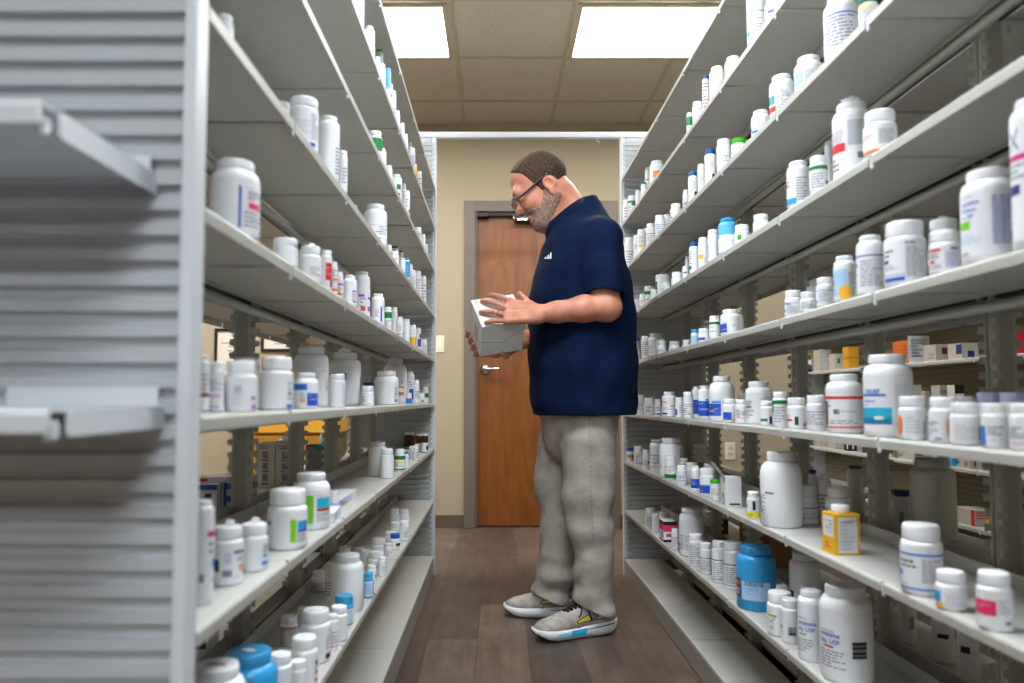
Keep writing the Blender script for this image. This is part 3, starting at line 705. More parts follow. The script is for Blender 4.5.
bt('R7', 951, 32, 568, 'P', 'white bottle with blue and yellow corner', 'P sky -85 -40 .25 .8|P amber -70 -25 .03 .22|T navy -85 -40 .3 .75 4|T grey -20 50 .1 .7 10', .001)
bt('R7', 994.5, 36.5, 569, 'P', 'white bottle with magenta label block', 'P pink -85 5 .34 .76|P ink 32 55 .1 .2|T white -75 -10 .5 .66 2|T ink 12 55 .4 .8 7', .001)
# ---- R8: first shelf up
bt('R8', 650.3, 10.6, 507.6, 'P', 'white bottle with grey text', 'T ink -40 40 .1 .8 5', .02)
bt('R8', 655.4, 7, 513, 'P', 'slim white bottle', 'T maroon -80 -50 .1 .6 3', .001)
bt('R8', 664.4, 11.4, 511.7, 'P', 'white bottle behind a pink carton', 'T ink -40 40 .1 .8 5', .08)
bt('R8', 675.2, 7.6, 528.4, 'P', 'slim white bottle beside pink carton', 'T ink -40 40 .1 .8 5', .001)
bt('R8', 691.6, 25, 507, 'J', 'large white jar with red speck', 'B ink .52 .54|P red -80 -62 .2 .3|T ink -60 40 .1 .5 8', .03)
bt('R8', 695.8, 14, 533, 'P', 'white bottle with dense text', 'T ink -50 50 .05 .9 9', .001)
bt('R8', 706, 12.6, 542, 'P', 'white bottle with slanted navy line', 'B navy .66 .69|T ink -50 50 .1 .6 7', .001)
bt('R8', 719, 14.4, 540, 'P', 'white bottle with navy line', 'B navy .66 .69|B ink .04 .07|T ink -50 50 .1 .6 7', .001)
bt('R8', 733.6, 20.4, 540, 'P', 'broad white bottle with navy line', 'B navy .66 .69|B ink .04 .06|T ink -50 50 .1 .6 8', .001)
bt('R8', 756.2, 39.6, 543, 'J', 'big bright blue jug with pale label', 'nobase|P lightblue -45 42 .16 .6|C -35 20 .5 .6|T blue -40 10 .3 .48 4|P black -78 -50 .2 .64|P orange -78 -52 .48 .6|P paper -76 -54 .24 .42', .001, 'sky', 'sky')
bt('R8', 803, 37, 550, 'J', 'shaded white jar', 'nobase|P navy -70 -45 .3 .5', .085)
bt('R8', 784, 15, 585, 'P', 'white bottle half hidden', '', .075)
bt('R8', 780, 26, 589, 'P', 'white bottle with green and black marks', 'P lime -60 -15 .64 .72|X black -55 .55 -25 .35|X black -55 .35 -20 .6|T maroon -50 -10 .15 .3 2', .008)
bt('R8', 790.8, 20, 597, 'P', 'white bottle with dark barcode', 'P lime -80 -55 .4 .5|C -15 30 .2 .5|P black -12 28 .24 .3', .001)
bt('R8', 812, 28.5, 588, 'J', 'tall white bottle, blue lettering, green dash', 'L blue -64 .62 .095 umetone|L blue -64 .50 .095 ets, USP|P kelly -60 -25 .42 .45|T ink -70 10 .1 .36 5|T ink -65 -20 .72 .76 1', .001)
bt('R8', 846, 53, 581, 'J', 'largest white jug, blue lettering, black barcode', 'L blue -66 .60 .09 umetone|L blue -66 .49 .09 lets, USP|P red -55 -28 .43 .46|P black 12 46 .32 .57|P grey 12 46 .42 .46|P grey 12 46 .36 .38|P grey 12 46 .5 .52|T ink -68 -2 .12 .4 6|T ink -62 -25 .66 .7 1', .001)
# ---- K2 (the rack the man faces, seventh shelf up)
bt('K2', 358.4, 12, -14, 'T', 'tall white bottle with black text', 'T black 10 70 .2 .95 10|P lightblue 0 30 .15 .3', .001)
bt('K2', 369.2, 11.4, 25, 'J', 'white jar', 'T ink 20 60 .3 .7 4', .001)
bt('K2', 379.2, 7.4, 48, 'S', 'bottle with bright green cap', '', .03, 'kelly')
bt('K2', 377, 5.6, 57, 'P', 'small white bottle', '', .001)
bt('K2', 381.8, 7.6, 63, 'P', 'white bottle', '', .001)
bt('K2', 387.8, 6.4, 67, 'P', 'pale blue bottle', 'area .05 .5|P white -60 85 0 1|P navy -40 85 .85 1', .001, 'sky', 'paleblue')
bt('K2', 390, 6, 83, 'P', 'white bottle with magenta mark', 'P magenta -20 50 .5 .65|T ink -20 50 .1 .4 3', .001)
bt('K2', 393.4, 5.6, 90, 'P', 'small white bottle', 'T blue 0 60 .1 .4 3', .001)
bt('K2', 397.2, 5.8, 110, 'P', 'white bottle', '', .001)
bt('K2', 402, 5, 122.5, 'P', 'white bottle', '', .001)
bt('K2', 405.5, 5, 133.6, 'P', 'white bottle', '', .001)
bt('K2', 409.5, 5, 141.5, 'P', 'white bottle', '', .03)
bt('K2', 411.6, 7.4, 147, 'P', 'white bottle with blue-grey label', 'P lav -70 80 .15 .8|T navy -40 70 .2 .75 4|P red 0 30 .3 .36', .001)
bt('K2', 415, 4, 164, 'P', 'small amber-labelled bottle', 'P amber -80 80 0 1', .001)
bt('K2', 419, 6, 171, 'P', 'white bottle', 'T ink -30 60 .1 .8 4', .001)
# ---- K3
bt('K3', 375.6, 13.4, 130, 'P', 'white bottle with dark green wrap', 'P green -110 110 .3 1', .001)
bt('K3', 380.4, 6, 136, 'S', 'small bright green bottle half hidden', 'P kelly -90 90 .1 1', .05, 'kelly')
bt('K3', 382.3, 8, 148, 'J', 'white bottle', '', .001)
bt('K3', 389, 7, 165, 'P', 'white bottle', '', .001)
bt('K3', 396.7, 10.4, 174, 'J', 'white jar with green square', 'P green 0 48 .45 .72|P lightblue -80 -40 .3 .7|P black 10 40 .15 .25', .001)
bt('K3', 403.4, 5.4, 183, 'P', 'slim white bottle', '', .03)
bt('K3', 406.6, 7, 190, 'P', 'white bottle with red corner', 'P red 35 80 .15 .3|T ink -20 30 .2 .8 6', .001)
bt('K3', 418, 7, 227, 'P', 'white bottle', 'T ink -20 60 .2 .8 4', .001)
bt('K3', 423, 4.6, 234, 'P', 'slim white bottle', '', .001)
bt('K3', 425.8, 3.6, 244, 'P', 'tiny white bottle', '', .001)
# ---- K4
bt('K4', 224.5, 18, 12, 'P', 'white bottle mostly below the shelf lip', '', .05)
bt('K4', 282, 18, 100, 'P', 'white bottle mostly hidden', '', .06)
bt('K4', 304, 29.5, 94, 'S', 'large white jar with wide lid', 'T ink 30 75 .2 .9 10|T grey -30 25 .3 .7 6|P blue 25 50 .02 .12', .001)
bt('K4', 328.2, 23, 114, 'J', 'tall white jar with black side print', 'T black 40 75 .05 .6 8', .001)
bt('K4', 342.6, 10, 150, 'P', 'slim white bottle', 'T ink 0 60 .2 .7 5', .001)
bt('K4', 355.2, 5, 205, 'P', 'tiny white bottle', '', .05)
bt('K4', 375.2, 24, 203, 'J', 'tall white jug with violet print', 'B grey .6 .62|T violet -60 30 .15 .5 5|T ink 20 60 .3 .6 4', .001)
bt('K4', 389, 6, 244.5, 'P', 'small white bottle', '', .03)
bt('K4', 394.8, 7, 245.5, 'S', 'green-capped bottle behind white ones', '', .06, 'kelly')
bt('K4', 400.4, 6, 250, 'S', 'second green-capped bottle', '', .055, 'kelly')
bt('K4', 394.6, 8.6, 251, 'P', 'white bottle before green caps', 'T ink -40 40 .1 .7 4', .001)
bt('K4', 402.6, 5.6, 258, 'P', 'small white bottle', '', .001)
bt('K4', 407.2, 5.4, 258, 'P', 'light blue bottle', 'P sky -90 90 .1 1|T white -30 60 .2 .8 4', .001, 'sky')
bt('K4', 410.6, 4, 264, 'P', 'tiny white bottle', '', .02)
bt('K4', 412.8, 5.6, 270, 'P', 'white bottle', 'T ink -30 60 .1 .8 5', .001)
bt('K4', 418, 6.4, 271, 'P', 'white bottle', 'T ink -30 60 .1 .8 5', .001)
bt('K4', 423.4, 5.6, 276, 'P', 'white bottle', 'T ink -30 60 .1 .8 5', .001)
# ---- K5
bt('K5', 235, 51, 156.5, 'J', 'very large white jar with blue bar', 'P blue 8 14 .08 .86|P pink 32 72 .46 .58|T black 30 72 .62 .8 3|T ink 20 70 .1 .42 4|T grey 20 70 .82 .86 1|P lav 40 60 .2 .3', .001)
bt('K5', 297.4, 10, 249, 'P', 'white bottle half hidden', '', .09)
bt('K5', 285.4, 25, 237, 'S', 'squat white jar', '', .001)
bt('K5', 310.6, 21.6, 245, 'P', 'white bottle with torn seal on top', 'T ink 0 60 .2 .6 4|P peach 30 60 .15 .22', .001, extra='flap')
bt('K5', 326.2, 12, 250, 'P', 'white bottle with red label block', 'P red -5 62 .25 .82|P maroon 40 70 .02 .25|T white 0 50 .4 .7 3', .001)
bt('K5', 334.2, 7, 262, 'P', 'slim bottle with orange stripes', 'P orange -60 80 .45 .55|P orange -60 80 .05 .15|T ink -30 60 .6 .9 3', .001)
bt('K5', 339.8, 6.6, 272, 'P', 'slim bottle with purple and orange marks', 'P violet -60 80 .55 .65|P orange -60 80 .05 .16|T ink -30 60 .2 .5 3', .001)
bt('K5', 349.6, 14.4, 275, 'J', 'white jar with magenta dash', 'P violet 20 75 .55 .62|T ink 20 70 .1 .5 4|P green 30 60 .08 .13', .001)
bt('K5', 361.6, 17, 271, 'J', 'tall white red-and-violet marked jar', 'P red -5 25 .2 .32|P violet -20 20 .55 .62|T ink -10 30 .1 .55 5|P violet 45 80 .5 .56|P violet 45 75 .2 .32', .03)
bt('K5', 378, 13, 293.5, 'J', 'white jar, blue bar, red text', 'P blue 22 38 .05 .7|T red -25 12 .25 .6 5', .001)
bt('K5', 388, 7.6, 307, 'P', 'white bottle with green wrap under cap', 'P green -70 80 .62 .98|T ink -40 50 .05 .5 5', .001)
bt('K5', 394.2, 6.6, 307, 'P', 'plain white bottle', '', .03)
bt('K5', 399.8, 7, 317, 'P', 'white bottle, orange and blue spots', 'P orange -30 20 .1 .2|P blue 50 80 .1 .3|T ink -30 30 .3 .8 4', .001)
bt('K5', 406.4, 7, 319, 'P', 'plain white bottle with large cap', '', .001)
bt('K5', 410.8, 5, 323, 'P', 'small lime-capped bottle', '', .06, 'kelly')
bt('K5', 413, 6.4, 325, 'P', 'white-capped bottle with amber label', 'P amber -20 80 0 .5|P lime -80 -20 0 .5', .001)
bt('K5', 418.6, 4.8, 328, 'P', 'slim bottle, green and purple label', 'P green 20 80 .6 .85|P purple -20 60 .1 .55', .001)
bt('K5', 424, 6, 339, 'P', 'white bottle', 'T ink -30 60 .1 .8 4', .001)
# ---- K6
bt('K6', 203.6, 11, 356, 'P', 'narrow bottle with brown band', 'P brown -85 85 .28 .36|T ink -60 60 .4 .8 4', .03)
bt('K6', 216, 17.5, 362, 'P', 'white bottle with violet lettering', 'T violet -70 25 .3 .42 1|T violet -50 60 .02 .12 1|T ink -50 50 .5 .8 4|P ink 60 75 .1 .7', .03)
bt('K6', 246, 27, 357, 'P', 'white bottle mostly hidden by another', '', .10)
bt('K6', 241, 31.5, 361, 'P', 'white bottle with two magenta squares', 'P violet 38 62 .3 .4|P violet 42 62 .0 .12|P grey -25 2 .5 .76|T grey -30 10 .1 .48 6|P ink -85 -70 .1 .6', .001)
bt('K6', 276.5, 34, 356.6, 'P', 'large white jar with blue arrow print', 'T ink 40 68 .2 .8 6|P blue 40 60 .4 .46|P royalb 36 66 -.04 .08', .001)
bt('K6', 311, 35, 346, 'J', 'very large white jar behind blue-labelled bottle', 'T grey 0 60 .6 .8 4|T ink 55 75 .3 .6 5', .06)
bt('K6', 306, 24, 373, 'J', 'white bottle with blue label, tab', 'P royalb -85 5 .72 1|P blue 5 75 .02 .58|P yellow 15 75 .28 .34|P peach -30 -2 .18 .3|T ink -30 -2 .3 .6 4|P white 10 70 .45 .48', .01)
bt('K6', 345, 32, 352, 'J', 'very large white jug with blue patch', 'P blue -75 5 .62 .8|P ink 70 80 .2 .7', .06)
bt('K6', 337, 16, 374, 'S', 'narrow white bottle before a jug', 'P lav 40 60 .05 .9', .001)
bt('K6', 368.6, 12.4, 382.5, 'S', 'bottle with dark blue lid', '', .10, 'blue')
bt('K6', 367.4, 13.4, 386, 'P', 'white bottle with black side text', 'T black -60 -20 .1 .8 5|P ink 5 30 .02 .1', .02)
bt('K6', 395, 23.4, 358, 'W', 'tall white jug with gold squares', 'P gold 5 50 .2 .32|P gold 5 50 .46 .52|T maroon 5 50 .55 .75 3', .05)
bt('K6', 386.4, 24.4, 371, 'J', 'wide white jar with navy squares', 'P ink 40 62 .03 .16|P teal 42 60 .4 .46|T ink 38 62 .2 .75 6', .008)
bt('K6', 410, 8.6, 371.7, 'J', 'white bottle with blue print', 'P blue -10 60 .3 .5|T ink -20 50 .55 .8 3|P navy 20 70 .1 .3', .03)
bt('K6', 409, 5.6, 393, 'P', 'small bottle with blue label', 'P royalb -80 80 .0 .7', .002)
bt('K6', 416.4, 5.8, 380, 'J', 'white bottle', 'T ink -20 60 .2 .6 4', .001)
bt('K6', 421.4, 5.6, 393.5, 'P', 'small white bottle', 'P ink 0 50 .1 .5', .001)
bt('K6', 425.4, 5.8, 387, 'P', 'white bottle with green square', 'P green -10 80 .4 .75', .02)
# ---- K7
bt('K7', 203.5, 21, 500, 'J', 'white jug with magenta dash', 'P magenta 20 75 .72 .78|T black 30 78 .5 .68 2|P sky 50 80 .36 .46|P ink -20 5 .2 .3|T black 45 70 .2 .24 1', .02)
bt('K7', 228, 31, 524, 'P', 'white bottle with purple bar, torn lid', 'P purple 22 75 .76 .83|T black 35 72 .54 .68 2|P peach 42 72 .3 .46|P black -55 -32 .3 .62|P ink -20 15 .16 .34|P lav -15 12 .5 .8|T purple 20 50 .12 .15 1', .001, extra='flap')
bt('K7', 254, 28, 521.5, 'P', 'white bottle, blue marks, torn lid', 'T black 38 70 .55 .85 4|P sky 38 65 .4 .5|P royalb 34 70 .12 .24', .03, extra='flap')
bt('K7', 287.5, 39.5, 487, 'P', 'large jar, green stripe, blue block', 'P lime 8 26 .12 .78|P sky 30 72 .48 .72|P blue 30 72 .4 .47|T ink 30 70 .1 .36 4|P ink -72 -52 .62 .74', .02)
bt('K7', 311, 37.5, 471.6, 'J', 'large jar, green stripe, red bar', 'P lime -15 8 .08 .88|P cyan 18 72 .5 .8|P red 18 72 .42 .49|T red 15 60 .84 .88 1|T ink 18 70 .12 .38 5', .03)
bt('K7', 334, 11, 491, 'P', 'small white bottle with pale blue label', 'P lightblue -80 80 .1 .7|T navy 20 70 .2 .5 3', .02)
bt('K7', 378, 19, 442, 'J', 'plain tall white jug', 'nobase', .07)
bt('K7', 387, 13.6, 448.5, 'P', 'plain white bottle', 'nobase', .02)
bt('K7', 399.8, 10.6, 449, 'P', 'white bottle, green and yellow label', 'B green .72 .98|B green .0 .1|P yellow -60 35 .46 .58|T black -62 30 .24 .42 2', .02)
bt('K7', 407.6, 7.2, 448, 'S', 'bottle with bright green cap', 'P teal -20 80 .1 .5', .05, 'kelly')
bt('K7', 406.4, 4.4, 452, 'P', 'tiny bottle with blue cap', '', .001, 'royal')
bt('K7', 412.4, 6.4, 446, 'P', 'white bottle with black text', 'T black -10 60 .1 .7 4', .02)
bt('K7', 415.8, 5.4, 445, 'P', 'white bottle', 'T black -10 60 .1 .7 4', .001)
bt('K7', 409.6, 12.4, 432, 'J', 'dark brown bottle', 'nobase', .10, 'white', 'amber')
bt('K7', 419, 7.6, 434, 'J', 'brown bottle with white label', 'area .05 .6|T ink -20 60 .2 .8 5', .03, 'white', 'amber')
bt('K7', 424.8, 7, 434, 'J', 'brown bottle with blue printed label', 'area .05 .65|P navy 20 70 .2 .7', .001, 'white', 'amber')
# ---- K8
bt('K8', 215, 60, 658, 'J', 'broad white jar with scribbled cap', '', .001, extra='scribble')
bt('K8', 248, 58, 644, 'J', 'big bright blue jug', 'nobase', .001, 'sky', 'sky', extra='sticker')
bt('K8', 280, 23.5, 650.6, 'P', 'white bottle beside the blue jug', '', .001)
bt('K8', 298, 17.4, 658, 'P', 'short white bottle', 'P teal 40 70 .3 .5', .001)
bt('K8', 289, 17.6, 613.5, 'P', 'bottle with brown ring under cap', 'B brown .9 1|P natural_ -85 85 0 .88', .09, 'white')
bt('K8', 304, 27, 633, 'P', 'white bottle, red and navy marks', 'P navy 55 75 .6 .75|P red 55 75 .3 .4|P red 52 75 .05 .15|T ink 50 75 .4 .6 2', .001)
bt('K8', 303, 12, 612, 'P', 'white bottle mostly hidden', '', .1)
bt('K8', 315.5, 29.5, 606, 'P', 'larger white bottle with black corner', 'T ink 45 75 .3 .75 8|P black 42 75 .02 .18', .02)
bt('K8', 332, 12, 613, 'P', 'bottle with orange rings', 'B orange .62 .66|B orange .08 .12|T ink -40 60 .2 .55 4', .001)
bt('K8', 338.6, 17, 604, 'P', 'white bottle', '', .001)
bt('K8', 344, 19.4, 593, 'P', 'light blue bottle with teal cap', 'area .1 .92|P lightblue -80 60 .1 .9|T ink -60 50 .2 .8 6|P paper 20 60 .2 .8', .03, 'sky', 'sky')
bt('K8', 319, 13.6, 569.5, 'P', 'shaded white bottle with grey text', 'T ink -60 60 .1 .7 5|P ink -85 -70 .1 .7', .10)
bt('K8', 330, 10, 562, 'P', 'shaded bottle beside a big jar', 'T ink -60 60 .1 .6 5', .09)
bt('K8', 347.5, 32, 552, 'J', 'very large plain white jar', 'nobase', .03)
bt('K8', 368.4, 10, 572, 'P', 'slim light blue bottle', 'area .1 .9|P lightblue -60 60 .1 .9|P navy 60 85 0 1|T ink -50 50 .2 .8 6', .02, 'sky', 'sky')
bt('K8', 345, 13, 546, 'P', 'white bottle, cap showing', '', .075)
bt('K8', 360, 13, 546, 'P', 'white bottle, cap showing', '', .07)
bt('K8', 366, 12, 549, 'P', 'white bottle', '', .05)
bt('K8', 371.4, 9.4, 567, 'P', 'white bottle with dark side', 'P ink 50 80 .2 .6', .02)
bt('K8', 376, 16, 557, 'P', 'wide white bottle', 'T ink -30 60 .1 .7 4', .02)
bt('K8', 378.4, 15, 546, 'P', 'wide white bottle', '', .045)
bt('K8', 382, 8, 556, 'P', 'white bottle', 'T ink 0 60 .1 .7 4', .001)
bt('K8', 388, 8, 548, 'P', 'white bottle', 'T ink -20 60 .1 .7 4', .02)
bt('K8', 391, 12.4, 537, 'P', 'white bottle', 'T ink -20 60 .1 .7 4', .03)
bt('K8', 395, 10.6, 533, 'P', 'bottle with blue cap, yellow label', 'P yellow 10 70 .1 .35|P navy 10 70 .35 .7', .02, 'royal')
bt('K8', 396.4, 12.4, 521.5, 'P', 'white bottle', 'T ink 0 70 .1 .7 5', .03)
bt('K8', 404, 10, 520, 'P', 'white bottle, teal text', 'T teal 0 60 .2 .7 4', .03)
bt('K8', 394.8, 9.4, 508, 'P', 'dark-topped white bottle', '', .06)
bt('K8', 404.4, 9.4, 509, 'P', 'dark-topped white bottle', '', .045)
C['royalb'] = hx('1c74d8'); C['natural_'] = hx('b9bab4')

# rear trays of the rack behind the man
bt('R7', 901, 20, 489, 'S', 'navy-capped bottle on rear tray', 'C -10 15 .2 .6', .262, 'navy')
bt('R7', 933, 47, 457.6, 'J', 'huge cloudy jug on rear tray', 'nobase', .262, 'natural', 'natural')
bt('R7', 856, 18, 465, 'J', 'dark-capped jar on rear tray', 'nobase', .29, 'dark', 'natural')
bt('R7', 701, 20, 449, 'J', 'jar with brown ring on rear tray', 'B brown .0 .1', .262)
bt('R8', 905, 22, 584, 'P', 'barcoded bottle on rear tray', 'C 20 45 .3 .6', .262)
bt('R8', 943, 22, 608, 'P', 'dark-printed bottle on rear tray', 'P black -30 30 .6 .72', .275)
bt('R8', 968, 22, 617, 'P', 'black-lettered bottle on rear tray', 'P black -40 10 .55 .7', .262)
BASE = {('K7', 203.5): 609, ('K7', 228): 589.5, ('K7', 254): 575, ('K7', 287.5): 552.6, ('K7', 311): 532, ('K7', 334): 516, ('K7', 378): 477, ('K7', 387): 479, ('K7', 399.8): 476.5,
 ('K8', 347.5): 617.5, ('K8', 344): 630, ('K8', 368.4): 605.7, ('K8', 315.5): 670, ('K8', 338.6): 651, ('K8', 332): 656, ('K8', 289): 651, ('K8', 319): 594.4, ('K8', 395): 552, ('K8', 404): 546,
 ('R7', 630.2): 462.5, ('R7', 638.3): 465.5, ('R7', 646): 470, ('R7', 657): 472.5, ('R7', 671.2): 481, ('R7', 670.6): 483.7, ('R7', 681.6): 487.5, ('R7', 695.6): 494.6, ('R7', 707.4): 501, ('R7', 715.6): 507.7,
 ('R7', 753.5): 523, ('R7', 781): 534.5, ('R7', 805): 534, ('R7', 838): 535, ('R7', 921.5): 601.5, ('R7', 951): 619.8, ('R7', 994.5): 638.5,
 ('R8', 650.3): 527, ('R8', 655.4): 534, ('R8', 675.2): 551, ('R8', 691.6): 559, ('R8', 695.8): 569, ('R8', 706): 577, ('R8', 719): 586, ('R8', 733.6): 593, ('R8', 756.2): 615.5, ('R8', 780): 645, ('R8', 790.8): 649, ('R8', 812): 668, ('R8', 846): 692}
# ---------------------------------------------------------------- place the bottles
def solve(bd):
    xf, s, z = SHELF[bd['shelf']]
    cx, w = bd['xc'], bd['w']
    r = .02
    ypx = (bd['top']+ (HC-z)*0 + bd['top'])/2
    bp = BASE.get((bd['shelf'], cx))
    for it in range(12):
        X = xf+s*(bd['s']+r+.001)
        if bp:
            d_ = ray(cx, bp); t_ = (z-HC)/d_.z; Yb = d_.y*t_+r
            X = s*max(abs((cx-CX)/F*Yb*.998), abs(xf)+r*.93)
        p = atX(cx, ypx, X); Y = p.y
        if Y > 3.66: X *= 3.66/Y; Y = 3.66
        r = w/2/F*Y
        # true width of a cylinder seen off axis: silhouette is wider by sqrt(1+(x/f)^2)
        k = math.sqrt(1+((cx-CX)/F)**2); r = r/k
        top = atX(cx, bd['top'], X)
        H = top.z-z
        ypx = bd['top']+ (H/2)*F/Y
    # seen from above/below the rim of the cap reaches past its centre
    e = HC-(z+H)
    rc = r*STY[bd['sty']][0]
    H2 = H-rc*abs(e)/Y
    bd.update(X=X, Y=Y, r=r, H=max(H2, r*2.1, .042), z=z, side=s)
for b_ in BOT: solve(b_)
# settle overlaps: whichever stands deeper slides back along its own line of sight
from collections import defaultdict
def relax(lst, rounds=60):
    for it in range(rounds):
        moved = False
        for i in range(len(lst)):
            for j in range(i):
                a, c = lst[i], lst[j]
                dist = math.hypot(a['X']-c['X'], a['Y']-c['Y']); need = a['r']+c['r']+.0012
                if dist < need:
                    moved = True
                    da, dc = math.hypot(a['X'], a['Y']), math.hypot(c['X'], c['Y'])
                    q = a if abs(a['X'])-a['r'] > abs(c['X'])-c['r'] else c
                    o_ = c if q is a else a
                    lim = (abs(XL) if q['side'] < 0 else XR)+(DEP-.004 if q['s'] < .2 else 2.1*DEP+.04)
                    if abs(q['X'])*1.004+q['r'] < lim:
                        t = 1.004
                        q['X'] *= t; q['Y'] *= t; q['r'] *= t
                        zt = HC+(q['z']+q['H']-HC)*t; q['H'] = max(zt-q['z'], q['r']*1.9, .042)
                    else:   # no room behind: shrink both a hair and nudge along the shelf
                        q['r'] *= .985; o_['r'] *= .992
                        sg = 1 if q['Y'] > o_['Y'] else -1
                        q['Y'] += sg*.0008; o_['Y'] -= sg*.0008
        if not moved: break
by = defaultdict(list)
for b_ in BOT: by[b_['shelf']].append(b_)
for k in by: relax(by[k])
ORD = ['first', 'second', 'third', 'fourth', 'fifth', 'sixth', 'seventh', 'eighth', 'ninth', 'tenth', 'eleventh', 'twelfth', 'thirteenth', 'fourteenth', 'fifteenth',
       'sixteenth', 'seventeenth', 'eighteenth', 'nineteenth', 'twentieth', 'twenty-first', 'twenty-second', 'twenty-third', 'twenty-fourth', 'twenty-fifth', 'twenty-sixth',
       'twenty-seventh', 'twenty-eighth', 'twenty-ninth', 'thirtieth', 'thirty-first', 'thirty-second']
LV = {'2': 'seventh', '3': 'sixth', '4': 'fifth', '5': 'fourth', '6': 'third', '7': 'second', '8': 'first'}
rnd = random.Random(7)
def colmat(name, col, rough): return mat(name, col, rough, noise=(9, .02))
def make_bottle(bd, label, group):
    r, H, sty = bd['r'], bd['H'], bd['sty']
    rc, caph, sh = bottle_parts(r, H, sty)
    pr, hb_ = body_profile(r, H, STY[sty][0], caph, sh)
    big = bd['w'] > 14; n = 32 if bd['w'] > 22 else (24 if big else 16)
    bm_ = M['plastic'] if bd['body'] == 'white' else colmat('bottle_plastic_'+bd['body'], BODS[bd['body']], .28)
    b = MB(); b.lathe(pr, bm_, n)
    o = b.build('medicine_bottle', None, (bd['X'], bd['Y'], bd['z']+.0006))
    tag(o, label, 'bottle', group)
    cm_ = M['cap'] if bd['cap'] == 'white' else colmat('cap_plastic_'+bd['cap'], CAPS[bd['cap']], .4)
    z0 = H-caph; b = MB()
    cp = [(rc*.9, z0-.0005), (rc*.985, z0), (rc, z0+caph*.06), (rc*.995, z0+caph*.8), (rc*.975, z0+caph*.93), (rc*.93, H-.0004), (rc*.84, H), (rc*.82, H-.0006), (rc*.3, H-.0006)]
    b.lathe(cp, cm_, n)
    if big:   # grip ridges
        nr = 44; rr = rc*1.0
        for k in range(nr):
            a = 2*math.pi*k/nr; ca, sa = math.cos(a), math.sin(a); w = rc*.035
            b.add([(rr*ca-sa*w*1, rr*sa+ca*w, z0+caph*.12), (rr*ca+sa*w, rr*sa-ca*w, z0+caph*.12), ((rr*1.012)*ca, (rr*1.012)*sa, z0+caph*.14), (rr*ca-sa*w, rr*sa+ca*w, z0+caph*.76), (rr*ca+sa*w, rr*sa-ca*w, z0+caph*.76), (rr*1.012*ca, rr*1.012*sa, z0+caph*.74)],
                  [(0, 2, 5, 3), (2, 1, 4, 5), (0, 1, 2), (3, 5, 4)], cm_)
    cap = b.build('cap', o)
    d = math.hypot(bd['X'], bd['Y']); f = Vector((-bd['X']/d, -bd['Y']/d, 0)); face = (f, Vector((-f.y, f.x, 0)))
    mk = bd['marks']
    lm = label_mesh(mk, r, hb_, face, rnd, bd['w'])
    if lm.f: lm.build('printed_label', o)
    ex = bd['extra']
    if ex == 'flap':      # torn seal sticking up
        b = MB(); t = .0006
        pts = [(-rc*.35, -rc*.1, H+.0002), (rc*.3, -rc*.2, H+.0002), (rc*.42, rc*.15, H+rc*.34), (-rc*.2, rc*.25, H+rc*.42)]
        b.add(pts+[(p[0], p[1]+t, p[2]+t) for p in pts], [(0, 1, 2, 3), (7, 6, 5, 4), (0, 4, 5, 1), (1, 5, 6, 2), (2, 6, 7, 3), (3, 7, 4, 0)], M['carton']); b.build('torn_seal', o)
    if ex == 'paper':
        b = MB(); t = .0012
        pts = [(-rc*.75, -rc*.3, H+.001), (rc*.5, -rc*.45, H+.006), (rc*.35, rc*.4, H+.022), (-rc*.6, rc*.5, H+.012)]
        b.add(pts+[(p[0], p[1], p[2]+t) for p in pts], [(3, 2, 1, 0), (4, 5, 6, 7), (0, 1, 5, 4), (1, 2, 6, 5), (2, 3, 7, 6), (3, 0, 4, 7)], M['carton']); b.build('paper_scrap', o)
    if ex == 'scribble':
        b = MB()
        for (x0, y0, x1, y1, w) in ((-.5, -.1, .45, .05, .05), (-.4, .1, .3, -.12, .05), (.1, .0, .5, -.3, .035), (-.2, .12, .1, -.2, .04)):
            p, q = Vector((x0*rc, y0*rc, H+.0003)), Vector((x1*rc, y1*rc, H+.0003)); nn = (q-p).cross(Vector((0, 0, 1))).normalized()*w*rc
            b.add([p-nn, q-nn, q+nn, p+nn], [(0, 1, 2, 3)], pm('black'))
        b.build('pen_mark', o)
    if ex == 'sticker':
        b = MB()
        b.box((-rc*.32, -rc*.16, H+.0001), (rc*.22, rc*.1, H+.0006), M['carton']); b.box((-rc*.1, -rc*.28, H+.0001), (rc*.34, -rc*.02, H+.0008), M['carton']); b.build('paper_sticker', o)
    return o
SIDE = {'R': 'behind the man', 'K': 'facing the man'}
nb = 0
for k in by:
    lst = sorted(by[k], key=lambda q: -q['Y'])
    for i, bd in enumerate(lst):
        lab = f"{bd['look']}, {ORD[i]} from the door, {LV[k[1]]} shelf up {SIDE[k[0]]}"
        if len(lab.split()) > 16: lab = lab.replace('from the door', 'from door')
        if len(lab.split()) > 16: print('LONG', len(lab.split()), lab)
        make_bottle(bd, lab, 'bottles on the %s shelf up, %s' % (LV[k[1]], 'rack '+SIDE[k[0]])); nb += 1
print('bottles', nb)

for b_ in BOT:
    if b_['shelf']=='K8' and b_['xc'] in (215,248,280) or b_['H'] < .03 or b_['H'] > .24: print('H?', b_['shelf'], b_['xc'], round(b_['H'], 3), round(b_['r'], 3), round(b_['X'], 3), round(b_['Y'], 2))
